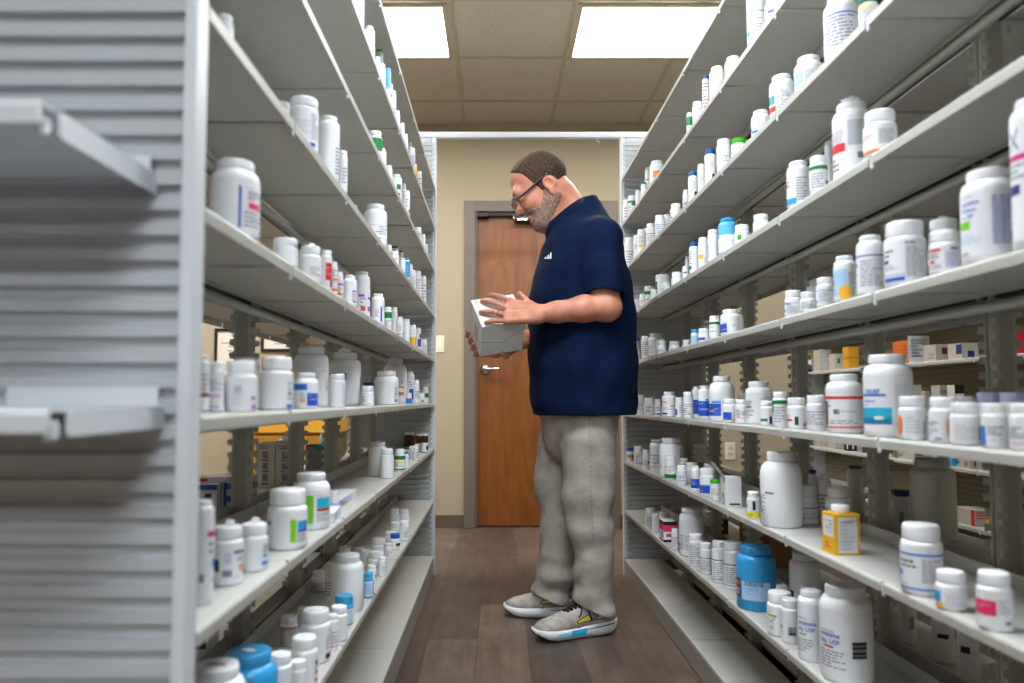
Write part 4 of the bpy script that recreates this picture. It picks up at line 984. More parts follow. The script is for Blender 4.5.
# ---------------------------------------------------------------- cartons and other goods
def carton(label, c, size, rz=0, col='carton', marks=(), group=None, name='carton', flap=None, cat='box', bev=.0006):
    """c = centre of the base; size x,y,z; marks: (face, u0, u1, v0, v1, colour) with faces x- x+ y- y+ z+, fractions"""
    lx, ly, lz = size; m = col if not isinstance(col, str) else (M[col] if col in M else pm(col))
    b = MB(); b.box((-lx/2, -ly/2, 0), (lx/2, ly/2, lz), m, bev)
    e = .0003
    for mk in marks:
        f, u0, u1, v0, v1, cc = mk; q = pm(cc)
        def U(u, L): return -L/2+u*L
        if f[0] == 'x':
            x = (lx/2+e)*(1 if f[1] == '+' else -1); b.add([(x, U(u0, ly), v0*lz), (x, U(u1, ly), v0*lz), (x, U(u1, ly), v1*lz), (x, U(u0, ly), v1*lz)], [(0, 1, 2, 3)], q)
        elif f[0] == 'y':
            y = (ly/2+e)*(1 if f[1] == '+' else -1); b.add([(U(u0, lx), y, v0*lz), (U(u1, lx), y, v0*lz), (U(u1, lx), y, v1*lz), (U(u0, lx), y, v1*lz)], [(0, 1, 2, 3)], q)
        else:
            z = lz+e; b.add([(U(u0, lx), U(v0, ly), z), (U(u1, lx), U(v0, ly), z), (U(u1, lx), U(v1, ly), z), (U(u0, lx), U(v1, ly), z)], [(0, 1, 2, 3)], q)
    o = b.build(name, None, c); o.rotation_euler = (0, 0, rz); tag(o, label, cat, group)
    if flap:
        h, a = flap; fb = MB(); t = .0008
        y0, y1 = -ly*.42, ly*.42; x0 = -lx/2+.001
        fb.add([(x0, y0, lz+e), (x0, y1, lz+e), (x0+math.cos(a)*h, y1, lz+e+math.sin(a)*h), (x0+math.cos(a)*h, y0, lz+e+math.sin(a)*h),
                (x0, y0, lz+e+t), (x0, y1, lz+e+t), (x0+math.cos(a)*h, y1, lz+e+math.sin(a)*h+t), (x0+math.cos(a)*h, y0, lz+e+math.sin(a)*h+t)],
               [(0, 1, 2, 3), (7, 6, 5, 4), (0, 4, 5, 1), (1, 5, 6, 2), (2, 6, 7, 3), (3, 7, 4, 0)], m); fb.build('open_flap', o)
    return o
def lines(face, u0, u1, v0, v1, n, col='ink', seed=1):
    rr = random.Random(seed); out = []
    for k in range(n):
        v = v0+(v1-v0)*(k+.5)/n; h = (v1-v0)/n*.26
        out.append((face, u0, u0+(u1-u0)*rr.choice([.5, .7, .85, 1]), v-h, v+h, col))
    return out
e0 = .0006
# -- rack behind the man, front trays
zR7, zR8 = ZR['R7'], ZR['R8']
p = atX(731, 498, XR+.028)
carton('white carton with its flap open, beside a green-capped bottle', (p.x, p.y, zR7+e0), (.045, .048, .082), 0, 'carton',
       [('y-', .25, .9, .06, .12, 'black'), ('x-', .1, .3, .82, .98, 'navy'), ('x-', .3, .6, .3, .45, 'green')]+lines('x-', .2, .8, .05, .3, 3), None, flap=(.05, R(128)))
p = atX(839, 540, XR+.036)
bx = carton('yellow carton with white panels, opened around a small white bottle', (p.x+.004, p.y, zR7+e0), (.05, .05, .078), R(4), mat('yellow_carton', hx('f0b41c'), .55),
       [('y-', .12, .88, .05, .92, 'paper'), ('x-', .12, .88, .42, .92, 'paper'), ('x-', .2, .5, .18, .42, 'amber'), ('x-', .3, .75, .12, .3, 'orange')]+lines('y-', .2, .8, .1, .85, 8, 'grey', 3)+lines('x-', .2, .8, .5, .85, 4, 'ink', 4), name='carton')
cb = MB(); cb.lathe([(.016, 0), (.0165, .001), (.0165, .013), (.0155, .014), (.004, .014)], M['cap'], 24)
o = cb.build('bottle_cap', bx, (0, 0, .0785))
p = atX(668, 536, XR+.03)
carton('small black carton with a bright pink front band', (p.x, p.y, zR8+e0), (.05, .075, .078), 0, 'carton',
       [('x-', 0, 1, .82, 1, 'black'), ('x-', 0, 1, .55, .82, 'pink'), ('x-', 0, 1, 0, .08, 'black'), ('y-', 0, 1, .82, 1, 'black'), ('y-', 0, 1, .5, .82, 'pink'), ('y-', 0, 1, 0, .12, 'black'), ('y-', .2, .8, .25, .4, 'magenta')]+lines('x-', .1, .9, .15, .5, 4))
pz = zR8+e0
pb = atX(884, 650, XR+.045)
carton('large white carton with black print on its lid, bottom tray', (.722, 1.115, pz), (.145, .12, .062), R(1), 'carton', lines('z+', .1, .6, .1, .8, 4, 'ink', 2)+lines('y-', .1, .9, .5, .9, 2, 'grey', 5))
carton('white carton with a violet stripe on its near end, bottom tray', (.724, .985, pz), (.155, .11, .058), R(1), 'carton', lines('z+', .1, .8, .2, .8, 4, 'ink', 6)+[('x-', .9, .99, 0, 1, 'maroon'), ('y-', .03, .08, 0, .8, 'purple')]+lines('y-', .2, .6, .3, .8, 3, 'grey', 7))
# -- rear trays of the same rack
xr0 = xrR+.03
for (px, s_, h, lab, col, mk) in ((765, (.10, .30, .115), 0, 'brown cardboard carton on the far tray behind a blue jug', mat('brown_cardboard', hx('8a6746'), .8, noise=(8, .05)), ()),
                                 (718, (.05, .05, .06), 0, 'dark maroon and black carton seen past the uprights', 'maroon', [('y-', 0, 1, .6, 1, 'black'), ('x-', 0, 1, .6, 1, 'black')])):
    x_ = xr0+s_[0]/2
    yy = x_*F/(px-CX)
    carton(lab, (x_, yy, pz), s_, 0, col, mk)
# -- far rack
def far(px0, px1, top, lev, lab, col, marks=(), base=None):
    z = ZR[lev]; xc_ = (px0+px1)/2; Xc = XF+.075; Y = Xc*F/(xc_-CX)*1.0
    W = (px1-px0)*Y/F; a = math.atan((xc_-CX)/F)
    L = W/(math.cos(a)*.75+math.sin(a)*1.0); lx, ly = min(L*.75, .13), L
    zt = atY(xc_, top, Y).z
    carton(lab, (XF+.02+lx/2, Y, z+e0), (lx, ly, max(zt-z-e0, .02)), 0, col, marks, 'small cartons on the distant rack')
far(808, 817, 354, 'R5', 'yellow and navy tub at the end of the distant rack', 'amber', [('y-', 0, 1, 0, .35, 'navy'), ('x-', 0, 1, 0, .35, 'navy'), ('y-', 0, 1, .4, .75, 'paper')])
far(817.5, 834, 350, 'R5', 'cream carton beside the yellow tub on the distant rack', 'dullcarton', lines('y-', .1, .9, .2, .8, 4, 'grey'))
far(834.5, 848, 354, 'R5', 'small cream carton with green mark on the distant rack', 'dullcarton', [('y-', .3, .6, .4, .7, 'green')])
far(848.5, 863, 347, 'R5', 'yellow stacked carton on the distant rack', mat('dull_yellow_carton', hx('c89020'), .6), [('y-', 0, 1, .48, .52, 'brown'), ('x-', 0, 1, .48, .52, 'brown')])
far(887, 895, 343, 'R5', 'small yellow carton beside the orange one', 'yellow')
far(896, 928, 337, 'R5', 'orange carton with a white end on the distant rack', mat('burnt_orange_carton', hx('c05a14'), .6), [('y-', 0, 1, 0, 1, 'paper'), ('x-', 0, 1, .85, 1, 'black')]+lines('y-', .15, .85, .2, .9, 6, 'grey')+lines('x-', .1, .5, .2, .7, 4, 'brown'))
far(930, 954, 345, 'R5', 'white carton with a maroon square on the distant rack', 'dullcarton', [('y-', .4, .75, .4, .8, 'maroon')]+lines('x-', .1, .9, .1, .5, 2))
far(955, 981, 343.5, 'R5', 'white carton with navy blocks on the distant rack', 'dullcarton', [('x-', .0, .4, .3, .9, 'navy'), ('y-', .35, .75, .1, .5, 'navy')])
far(1013, 1036, 330, 'R5', 'red carton beyond the nearest upright', 'red')
far(914, 927, 385, 'R6', 'grey carton on the distant rack behind the row of bottles', 'greycarton')
far(930, 938, 391, 'R6', 'tiny white carton on the distant rack', 'dullcarton')
far(938.5, 955, 385.5, 'R6', 'white carton with a red stripe on the distant rack', 'dullcarton', [('y-', .85, 1, 0, 1, 'red')]+lines('y-', .1, .7, .2, .9, 3))
far(955.5, 970, 385, 'R6', 'dark-topped carton beside the red-striped one', 'greycarton', [('y-', 0, 1, .7, 1, 'black')])
far(811, 820, 437, 'R7', 'green and cream carton, lower tray of the distant rack', 'dullcarton', [('y-', 0, .5, 0, 1, 'green')])
far(821, 831, 438, 'R7', 'cream carton next to the green one', 'dullcarton')
far(832, 847, 440, 'R7', 'pale carton between cream and black ones, distant rack', 'dullcarton', lines('y-', .1, .9, .2, .8, 2, 'grey'))
far(848, 860, 441, 'R7', 'black carton with white marks, distant rack', 'black', [('y-', .4, .6, .2, .7, 'paper'), ('x-', .2, .4, .2, .7, 'paper')])
far(888, 893, 448, 'R7', 'narrow black carton among white ones, distant rack', 'black')
far(894, 903, 449, 'R7', 'narrow cream carton, lower tray of the distant rack', 'dullcarton', [('y-', .5, .7, 0, 1, 'brown')])
far(905, 930, 451, 'R7', 'long white carton with black print, lower distant tray', 'dullcarton', lines('y-', .1, .9, .2, .8, 2, 'black'))
far(944, 955, 452, 'R7', 'navy blue carton on the lower distant tray', 'navy')
far(955.5, 963, 458, 'R7', 'sky blue carton beside the navy one', 'sky')
far(964, 984, 457, 'R7', 'white carton with brown marks, lower distant tray', 'dullcarton', [('y-', .3, .5, .2, .7, 'brown'), ('x-', .2, .5, .2, .6, 'ink')])
far(955, 990, 508, 'R8', 'white carton with red end and yellow dot, distant rack', 'dullcarton', [('x-', 0, .16, 0, 1, 'red'), ('y-', .5, .65, .1, .4, 'yellow')]+lines('y-', .1, .9, .4, .9, 3, 'red'))
# -- rack the man faces: flat cartons on its second tray
zK7, zK8 = ZL['K7'], ZL['K8']
carton('flat white carton with pale blue print lying behind the row', (-.405, 1.72, zK7+e0), (.115, .26, .019), 0, 'carton', [('x+', .05, .75, .2, .85, 'lav')]+lines('x+', .1, .7, .25, .75, 2, 'paper'))
carton('small flat white carton at the tray edge', (-.345, 1.50, zK7+e0), (.05, .10, .02), R(4), 'carton', lines('z+', .2, .8, .2, .8, 3, 'lav')+[('x+', .1, .5, .2, .8, 'lightblue')])
# -- its rear trays
xq = xrL-.012
def rear(px0, px1, top, Y, zs, lab, col, marks=(), dy=.06, rz=0):
    p0, p1 = atY(px0, 470, Y), atY(px1, 470, Y); zt = atY(px0, top, Y).z
    carton(lab, ((p0.x+p1.x)/2, Y+dy/2, zs+e0), (p1.x-p0.x, dy, zt-zs-e0), rz, col, marks)
def symb(): return lines('y-', .15, .85, .86, .96, 2, 'ink', 8)+[('y-', .35, .65, .66, .82, 'ink'), ('y-', .3, .7, .6, .64, 'ink'), ('y-', .35, .65, .42, .56, 'ink'), ('y-', .3, .7, .36, .4, 'ink'), ('y-', .35, .65, .16, .32, 'ink'), ('y-', .3, .7, .08, .13, 'ink')]
rear(255.5, 274.5, 443, 2.02, zK7, 'tall grey carton with three black symbols, first of a pair', 'greycarton', symb(), .09)
rear(275.3, 294.5, 443.5, 2.02, zK7, 'tall grey carton with three black symbols, second of the pair', 'greycarton', symb()+[('x+', 0, .5, 0, 1, 'ink')], .09)
rear(305.5, 323, 445, 2.42, zK7, 'dark grey carton with a green corner seen between uprights', mat('dark_carton', hx('8d8983'), .6), [('y-', .55, 1, .8, 1, 'teal'), ('y-', 0, .6, .95, 1, 'black')]+lines('y-', .1, .8, .2, .75, 4, 'ink'), .07)
rear(190, 217.5, 484.5, 1.50, zK7, 'cream carton with a blue top band behind the post', 'carton', [('y-', 0, 1, .84, 1, 'blue'), ('y-', .55, .8, .62, .74, 'navy'), ('y-', .2, .7, .05, .1, 'sky')], .02)
rear(218.2, 228, 483, 1.53, zK7, 'narrow blue carton standing beside the blue-banded one', mat('blue_carton', hx('1d4f9a'), .5), [('y-', .45, .55, 0, 1, 'paper')], .05)
rear(200, 240, 477, 1.68, zK7, 'wide white carton with red print behind blue cartons', 'carton', [('y-', 0, .2, .85, .95, 'red'), ('y-', .55, 1, .1, .2, 'orange')]+lines('y-', .1, .9, .4, .7, 2, 'grey'), .06)
rear(228.5, 238, 453, 1.80, zK7, 'upright white carton behind the wide one', 'carton', lines('y-', .2, .8, .2, .9, 6, 'grey'), .03)
rear(243, 249.5, 476, 1.755, zK7, 'orange and violet carton beside an upright', 'amber', [('y-', 0, .6, 0, .4, 'magenta')], .03)
rear(250, 254, 476, 1.755, zK7, 'thin brown carton beside the orange one', 'brown', (), .03)
rear(196, 211, 607, 1.44, zK8, 'white carton with a navy stripe on the bottom rear tray', 'carton', [('y-', .1, .9, .2, .5, 'navy')], .06)
rear(308, 324, 533, 2.45, zK8, 'blue carton on the bottom rear tray', mat('blue_carton', hx('1d4f9a'), .5), [('y-', .2, .24, .1, .9, 'navy'), ('y-', .5, .54, .1, .9, 'navy'), ('y-', .76, .8, .1, .9, 'navy')], .1)
rear(340, 351, 518, 2.85, zK8, 'cream carton on the bottom rear tray beyond the blue one', mat('cream_carton', hx('c9b78e'), .8), (), .06)
rear(361, 369, 508, 3.3, zK8, 'second cream carton, deeper along the bottom rear tray', mat('cream_carton', hx('c9b78e'), .8), (), .06)
# crumpled bag
bm = bmesh.new(); bmesh.ops.create_icosphere(bm, subdivisions=3, radius=.045); rr = random.Random(3)
for v in bm.verts:
    n = 1+.16*math.sin(v.co.x*120)*math.sin(v.co.z*95+1)+rr.uniform(-.05, .05)
    v.co = Vector((v.co.x*.75*n, v.co.y*.8*n, (v.co.z+.045)*1.35*n if v.co.z > -.03 else max(0, (v.co.z+.045)*1.3)))
zmin = min(v.co.z for v in bm.verts)
for v in bm.verts: v.co.z -= zmin
b = MB(); b.bm(bm, mat('cream_bag', hx('d6c9a4'), .6), True)
o = b.build('plastic_bag', None, (-.648, 3.05, zK7+e0)); tag(o, 'crumpled cream bag on the rear tray near the end of the rack', 'bag')
# small white bottles standing behind the tall cartons
BOT2 = [(285, 13, 436, -.655, 'white bottle whose cap rises over the tall grey cartons'), (324.5, 10, 432.5, -.64, 'white bottle whose cap rises behind the dark carton')]
for (px, w, top, X_, lab) in BOT2:
    p = atX(px, top, X_); r_ = w/2*p.y/F
    make_bottle(dict(r=r_, H=p.z-zK7, sty='J', X=X_, Y=p.y, z=zK7, w=10, body='white', cap='white', marks='', extra=''), lab, None)
# framed certificates on the back wall
def certificate(x0, x1, y0, y1, label):
    p, q = atY(x0, y0, YW), atY(x1, y1, YW); w, h = q.x-p.x, p.z-q.z
    o = empty('framed_certificate', ((p.x+q.x)/2, YW, (p.z+q.z)/2)); tag(o, label, 'picture')
    b = MB(); fr = .018; m = mat('black_frame', hx('17161a'), .35)
    for lo, hi in (((-w/2, -h/2), (w/2, -h/2+fr)), ((-w/2, h/2-fr), (w/2, h/2)), ((-w/2, -h/2+fr), (-w/2+fr, h/2-fr)), ((w/2-fr, -h/2+fr), (w/2, h/2-fr))):
        b.box((lo[0], -.018, lo[1]), (hi[0], -.0004, hi[1]), m, .002)
    b.build('frame', o)
    b = MB(); b.box((-w/2+fr, -.006, -h/2+fr), (w/2-fr, -.0006, h/2-fr), mat('certificate_paper', hx('d9cfc2'), .6))
    rr = random.Random(int(x0))
    for k in range(9):
        z = h/2-fr-.06-k*.026
        if z < -h/2+fr+.03: break
        ww = rr.uniform(.25, .8)*(w/2-fr); b.add([(-ww, -.0064, z), (ww, -.0064, z), (ww, -.0064, z+.006), (-ww, -.0064, z+.006)], [(0, 1, 2, 3)], pm('ink'))
    n = 16; cz = h/2-fr-.03
    b.add([(.016*math.cos(6.283*k/n), -.0065, cz+.012*math.sin(6.283*k/n)) for k in range(n)], [tuple(range(n))], pm('ink')); b.build('document', o)
certificate(215.5, 252, 328.5, 381, 'black-framed certificate in portrait format seen past the post')
certificate(262, 303, 318, 351.5, 'black-framed certificate in landscape format beside the portrait one')
# yellow cabinet against the back wall
p, q = atY(240, 412, 4.75), atY(336, 433, 4.75)
o = empty('storage_cabinet', ((p.x+q.x)/2, 4.9, 0)); tag(o, 'low yellow storage cabinet against the back wall', 'cabinet'); w = q.x-p.x
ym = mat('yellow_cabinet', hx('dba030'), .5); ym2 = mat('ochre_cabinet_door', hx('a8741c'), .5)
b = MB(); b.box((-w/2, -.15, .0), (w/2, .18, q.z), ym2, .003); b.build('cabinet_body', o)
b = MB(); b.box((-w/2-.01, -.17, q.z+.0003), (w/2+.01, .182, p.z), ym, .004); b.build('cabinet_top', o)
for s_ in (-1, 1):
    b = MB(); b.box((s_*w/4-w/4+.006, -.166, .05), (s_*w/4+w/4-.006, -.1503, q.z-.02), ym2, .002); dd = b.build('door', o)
    b = MB(); b.tube([(-s_*.03, -.166, .42), (-s_*.03, -.18, .42), (-s_*.03, -.18, .5), (-s_*.03, -.166, .5)], .005, M['chrome'], 8); b.build('handle', dd)
# ---------------------------------------------------------------- the person
class Field:
    """signed distance field on a grid, turned into one continuous surface"""
    def __init__(s, lo, hi, h):
        s.lo = np.array(lo, float); s.h = h; s.n = np.ceil((np.array(hi)-s.lo)/h).astype(int)+1
        s.d = np.full(s.n, .06, np.float32)
    def sub(s, lo, hi):
        a = np.clip(np.floor((np.array(lo)-s.lo)/s.h).astype(int), 0, s.n); b = np.clip(np.ceil((np.array(hi)-s.lo)/s.h).astype(int)+1, 0, s.n)
        sl = tuple(slice(i, j) for i, j in zip(a, b))
        ax = [s.lo[i]+s.h*np.arange(a[i], b[i]) for i in range(3)]
        return sl, np.meshgrid(*ax, indexing='ij')
    def put(s, f, lo, hi, k, op='u'):
        pad = .03+k; sl, (x, y, z) = s.sub(np.array(lo)-pad, np.array(hi)+pad)
        if 0 in x.shape: return
        e = f(x, y, z).astype(np.float32); d = s.d[sl]
        if op == 'u': h = np.clip(.5+.5*(d-e)/k, 0, 1); s.d[sl] = d*(1-h)+e*h-k*h*(1-h)
        elif op == 's': e = -e; h = np.clip(.5-.5*(d-e)/k, 0, 1); s.d[sl] = d*(1-h)+e*h+k*h*(1-h)
        elif op == 'i': h = np.clip(.5-.5*(d-e)/k, 0, 1); s.d[sl] = d*(1-h)+e*h+k*h*(1-h)
    def cone(s, a, b, r0, r1, k=.02, op='u'):
        a, b = np.array(a, float), np.array(b, float); ab = b-a; L2 = ab@ab
        def f(x, y, z):
            t = np.clip(((x-a[0])*ab[0]+(y-a[1])*ab[1]+(z-a[2])*ab[2])/L2, 0, 1)
            return np.sqrt((x-a[0]-t*ab[0])**2+(y-a[1]-t*ab[1])**2+(z-a[2]-t*ab[2])**2)-(r0+(r1-r0)*t)
        R_ = max(r0, r1); s.put(f, np.minimum(a, b)-R_, np.maximum(a, b)+R_, k, op)
    def chain(s, pts, rs, k=.01):
        for i in range(len(pts)-1): s.cone(pts[i], pts[i+1], rs[i], rs[i+1], k)
    def ell(s, c, r, axes=None, k=.02, op='u'):
        c = np.array(c, float); r = np.array(r, float); A = np.eye(3) if axes is None else np.array(axes, float)
        def f(x, y, z):
            p = [(x-c[0])*A[i][0]+(y-c[1])*A[i][1]+(z-c[2])*A[i][2] for i in range(3)]
            k0 = np.sqrt(sum((p[i]/r[i])**2 for i in range(3))); k1 = np.sqrt(sum((p[i]/r[i]**2)**2 for i in range(3)))
            return k0*(k0-1)/np.maximum(k1, 1e-6)
        R_ = max(r); s.put(f, c-R_, c+R_, k, op)
    def column(s, zs, x0, x1, hw, cy, k=.02, p=2.4, op='u'):
        zs, x0, x1, hw = map(np.array, (zs, x0, x1, hw)); cyv = np.array(cy) if np.ndim(cy) else np.full(len(zs), cy)
        def f(x, y, z):
            a0, a1, w, c_ = (np.interp(z, zs, q) for q in (x0, x1, hw, cyv))
            cx = (a0+a1)/2; a = (a1-a0)/2
            q = (np.abs((x-cx)/a)**p+np.abs((y-c_)/w)**p)**(1/p)
            e = (q-1)*np.minimum(a, w)
            return np.maximum(e, np.maximum(z-zs[-1], zs[0]-z))
        s.put(f, (x0.min(), (cyv-hw).min(), zs[0]), (x1.max(), (cyv+hw).max(), zs[-1]), k, op)
    def half(s, c, n, k=.003, op='s'):
        """cut away everything on the side of c that n points to"""
        n = np.array(n, float); n /= np.linalg.norm(n); c = np.array(c, float)
        def f(x, y, z): return -((x-c[0])*n[0]+(y-c[1])*n[1]+(z-c[2])*n[2])
        s.put(f, s.lo, s.lo+s.h*s.n, k, 's')
    def warp(s, fn):
        sl, (x, y, z) = s.sub(s.lo, s.lo+s.h*s.n); s.d += fn(x, y, z)[tuple(slice(0, m) for m in s.d.shape)].astype(np.float32)
    def mesh(s, name, m, smooth=2):
        d = s.d; ins = d < 0; nx, ny, nz = d.shape
        c = np.zeros((nx-1, ny-1, nz-1), np.uint8)
        for i in (0, 1):
            for j in (0, 1):
                for k in (0, 1): c += ins[i:nx-1+i, j:ny-1+j, k:nz-1+k]
        act = (c > 0) & (c < 8); idx = np.full(act.shape, -1, np.int64); cells = np.argwhere(act); idx[act] = np.arange(len(cells))
        acc = np.zeros((len(cells), 3)); cnt = np.zeros(len(cells))
        ci, cj, ck = cells.T
        corners = [(i, j, k) for i in (0, 1) for j in (0, 1) for k in (0, 1)]
        for a in corners:
            for ax in range(3):
                if a[ax] == 1: continue
                b = list(a); b[ax] = 1
                da = d[ci+a[0], cj+a[1], ck+a[2]]; db = d[ci+b[0], cj+b[1], ck+b[2]]
                q = (da < 0) != (db < 0); t = np.where(q, da/np.where(q, da-db, 1), 0)
                p = np.tile(np.array(a, float), (len(cells), 1)); p[:, ax] = t
                acc[q] += p[q]; cnt[q] += 1
        V = s.lo+s.h*(cells+acc/cnt[:, None])
        faces = []
        for ax in range(3):
            o1, o2 = (ax+1) % 3, (ax+2) % 3
            sa = [slice(1, -1)]*3; sa[ax] = slice(0, -1); sb = [slice(1, -1)]*3; sb[ax] = slice(1, None)
            A, B = ins[tuple(sa)], ins[tuple(sb)]
            e = np.argwhere(A != B); fl = A[A != B]
            base = e.copy(); base[:, o1] += 1; base[:, o2] += 1
            def cell(d1, d2):
                q = base.copy(); q[:, o1] -= d1; q[:, o2] -= d2; return idx[q[:, 0], q[:, 1], q[:, 2]]
            q = np.stack([cell(1, 1), cell(0, 1), cell(0, 0), cell(1, 0)], 1)
            q[~fl] = q[~fl][:, ::-1]; faces.append(q)
        Fq = np.concatenate(faces); Fq = Fq[(Fq >= 0).all(1)]
        for it in range(smooth):   # light smoothing along the quads
            sm = np.zeros_like(V); n = np.zeros(len(V))
            for a, b in ((0, 1), (1, 2), (2, 3), (3, 0)):
                np.add.at(sm, Fq[:, a], V[Fq[:, b]]); np.add.at(sm, Fq[:, b], V[Fq[:, a]]); np.add.at(n, Fq[:, a], 1); np.add.at(n, Fq[:, b], 1)
            V = V*.5+.5*sm/n[:, None]
        me = bpy.data.meshes.new(name); me.from_pydata(V.tolist(), [], Fq.tolist()); me.materials.append(m)
        me.polygons.foreach_set('use_smooth', [True]*len(me.polygons)); me.update(); return me
from mathutils.bvhtree import BVHTree
def bvh_of(me):
    return BVHTree.FromPolygons([v.co.copy() for v in me.vertices], [tuple(p.vertices) for p in me.polygons])
def decal(b, tree, quad, dirv, m, off=.0012, n=(6, 6)):
    """thin printed patch laid on a surface: quad = 4 points, pushed along dirv until they meet the surface"""
    q = [Vector(p) for p in quad]; dv = Vector(dirv).normalized(); vs_ = []; ok = True
    for i in range(n[0]+1):
        for j in range(n[1]+1):
            u, v = i/n[0], j/n[1]
            p = q[0]*(1-u)*(1-v)+q[1]*u*(1-v)+q[2]*u*v+q[3]*(1-u)*v
            hit, nor, ix, ds = tree.ray_cast(p-dv*.12, dv)
            if hit is None: hit, nor = p, -dv
            if nor.dot(dv) > 0: nor = -nor
            vs_.append(hit+nor*off)
    w = n[1]+1
    b.add(vs_, [(i*w+j, (i+1)*w+j, (i+1)*w+j+1, i*w+j+1) for i in range(n[0]) for j in range(n[1])], m, True)
def pxq(pts, Y): return [atY(a, c, Y) for a, c in pts]

YB_ = 2.88        # mid plane of the person
YN, YFr = 2.79, 2.99
# materials
def skin_mat():
    m = bpy.data.materials.new('skin'); m.use_nodes = True; nt = m.node_tree; b = nt.nodes['Principled BSDF']
    tc = nt.nodes.new('ShaderNodeTexCoord'); n = nt.nodes.new('ShaderNodeTexNoise'); n.inputs['Scale'].default_value = 28; n.inputs['Detail'].default_value = 5
    nt.links.new(tc.outputs['Object'], n.inputs['Vector']); r = nt.nodes.new('ShaderNodeValToRGB')
    r.color_ramp.elements[0].position = .3; r.color_ramp.elements[1].position = .7
    r.color_ramp.elements[0].color = (*hx('aa6a51'), 1); r.color_ramp.elements[1].color = (*hx('c0836a'), 1)
    nt.links.new(n.outputs['Fac'], r.inputs['Fac']); nt.links.new(r.outputs['Color'], b.inputs['Base Color'])
    b.inputs['Roughness'].default_value = .5; b.inputs['Subsurface Weight'].default_value = .12; b.inputs['Subsurface Radius'].default_value = (.01, .004, .002)
    n2 = nt.nodes.new('ShaderNodeTexNoise'); n2.inputs['Scale'].default_value = 300; nt.links.new(tc.outputs['Object'], n2.inputs['Vector'])
    bp = nt.nodes.new('ShaderNodeBump'); bp.inputs['Strength'].default_value = .15; bp.inputs['Distance'].default_value = .001
    nt.links.new(n2.outputs['Fac'], bp.inputs['Height']); nt.links.new(bp.outputs['Normal'], b.inputs['Normal'])
    return m
def cloth(name, c0, c1, scale, rough=.85, wv=900, stretch=(1, 1, 1)):
    m = bpy.data.materials.new(name); m.use_nodes = True; nt = m.node_tree; b = nt.nodes['Principled BSDF']
    tc = nt.nodes.new('ShaderNodeTexCoord'); mp = nt.nodes.new('ShaderNodeMapping'); mp.inputs['Scale'].default_value = stretch
    nt.links.new(tc.outputs['Object'], mp.inputs['Vector'])
    n = nt.nodes.new('ShaderNodeTexNoise'); n.inputs['Scale'].default_value = scale; n.inputs['Detail'].default_value = 6
    nt.links.new(mp.outputs['Vector'], n.inputs['Vector']); r = nt.nodes.new('ShaderNodeValToRGB')
    r.color_ramp.elements[0].position = .35; r.color_ramp.elements[1].position = .65
    r.color_ramp.elements[0].color = (*c0, 1); r.color_ramp.elements[1].color = (*c1, 1)
    nt.links.new(n.outputs['Fac'], r.inputs['Fac']); nt.links.new(r.outputs['Color'], b.inputs['Base Color'])
    b.inputs['Roughness'].default_value = rough; b.inputs['Specular IOR Level'].default_value = .12; b.inputs['Sheen Weight'].default_value = 0
    n2 = nt.nodes.new('ShaderNodeTexNoise'); n2.inputs['Scale'].default_value = wv; nt.links.new(tc.outputs['Object'], n2.inputs['Vector'])
    bp = nt.nodes.new('ShaderNodeBump'); bp.inputs['Strength'].default_value = .3; bp.inputs['Distance'].default_value = .0008
    nt.links.new(n2.outputs['Fac'], bp.inputs['Height']); nt.links.new(bp.outputs['Normal'], b.inputs['Normal'])
    return m
SKIN = skin_mat()
NAVY = cloth('navy_polo_knit', hx('020f2b'), hx('031536'), 14)
KHAKI = cloth('grey_cotton_twill', hx('948d87'), hx('aaa39b'), 22)
HAIRM = cloth('short_brown_hair', hx('2a1f17'), hx('503e31'), 260, .7, 700, (1, 1, .4))
BEARD = cloth('greying_beard', hx('6a5248'), hx('957d70'), 190, .85, 900, (1, 1, .5))
# ---- the carton he holds
Cc, Ac, Ec, Dc = atY(482.2, 327.2, 2.63), atY(471.7, 299.8, 2.735), atY(476.6, 354.5, 2.735), atY(525.6, 316.4, 2.665)
e1, e2, e3 = Dc-Cc, Ac-Cc, Ec-Cc
L1, L2_, L3 = e1.length, e2.length, e3.length
Mx = np.array([list(e1/L1), list(e2/L2_), list(e3/L3)]); U_, S_, Vt = np.linalg.svd(Mx); Q = U_@Vt
a1, a2, a3 = (Vector(q) for q in Q)
L2_ = L3 = (L2_+L3)/2
bxo = bmesh.new()
b = MB(); b.box((0, 0, 0), (L1, L2_, L3), mat('white_parcel_carton', hx('d9d9d6'), .6, noise=(7, .02)), .0012)
e = .0004; tp = mat('clear_tape', hx('c4c2bc'), .3)
b.add([(-e, L2_*.30, L3*.35), (-e, L2_*.36, L3*.35), (-e, L2_*.36, L3*.75), (-e, L2_*.30, L3*.75)], [(0, 1, 2, 3)], pm('ink'))
for k in range(5): b.add([(-e, L2_*.44, L3*(.3+k*.09)), (-e, L2_*.52, L3*(.3+k*.09)), (-e, L2_*.52, L3*(.36+k*.09)), (-e, L2_*.44, L3*(.36+k*.09))], [(0, 1, 2, 3)], pm('green' if k % 2 else 'ink'))
b.add([(0, -e, L3*.5), (L1*.5, -e, L3*.62), (L1*.5, -e, L3*.635), (0, -e, L3*.515)], [(0, 1, 2, 3)], pm('ink'))
b.add([(L1*.5, -e, L3*.62), (L1, -e, L3*.2), (L1, -e, L3*.215), (L1*.5, -e, L3*.635)], [(0, 1, 2, 3)], pm('ink'))
for (u, v) in ((.1, .88), (.9, .88)):
    b.add([(L1*u+.005*math.cos(k*.785), L2_*v+.004*math.sin(k*.785), -e) for k in range(8)], [tuple(range(8))], pm('ink'))
box_o = b.build('carton'); mw = Matrix((a1, a2, a3)).transposed().to_4x4(); mw.translation = Cc
if a1.cross(a2).dot(a3) < 0: pass
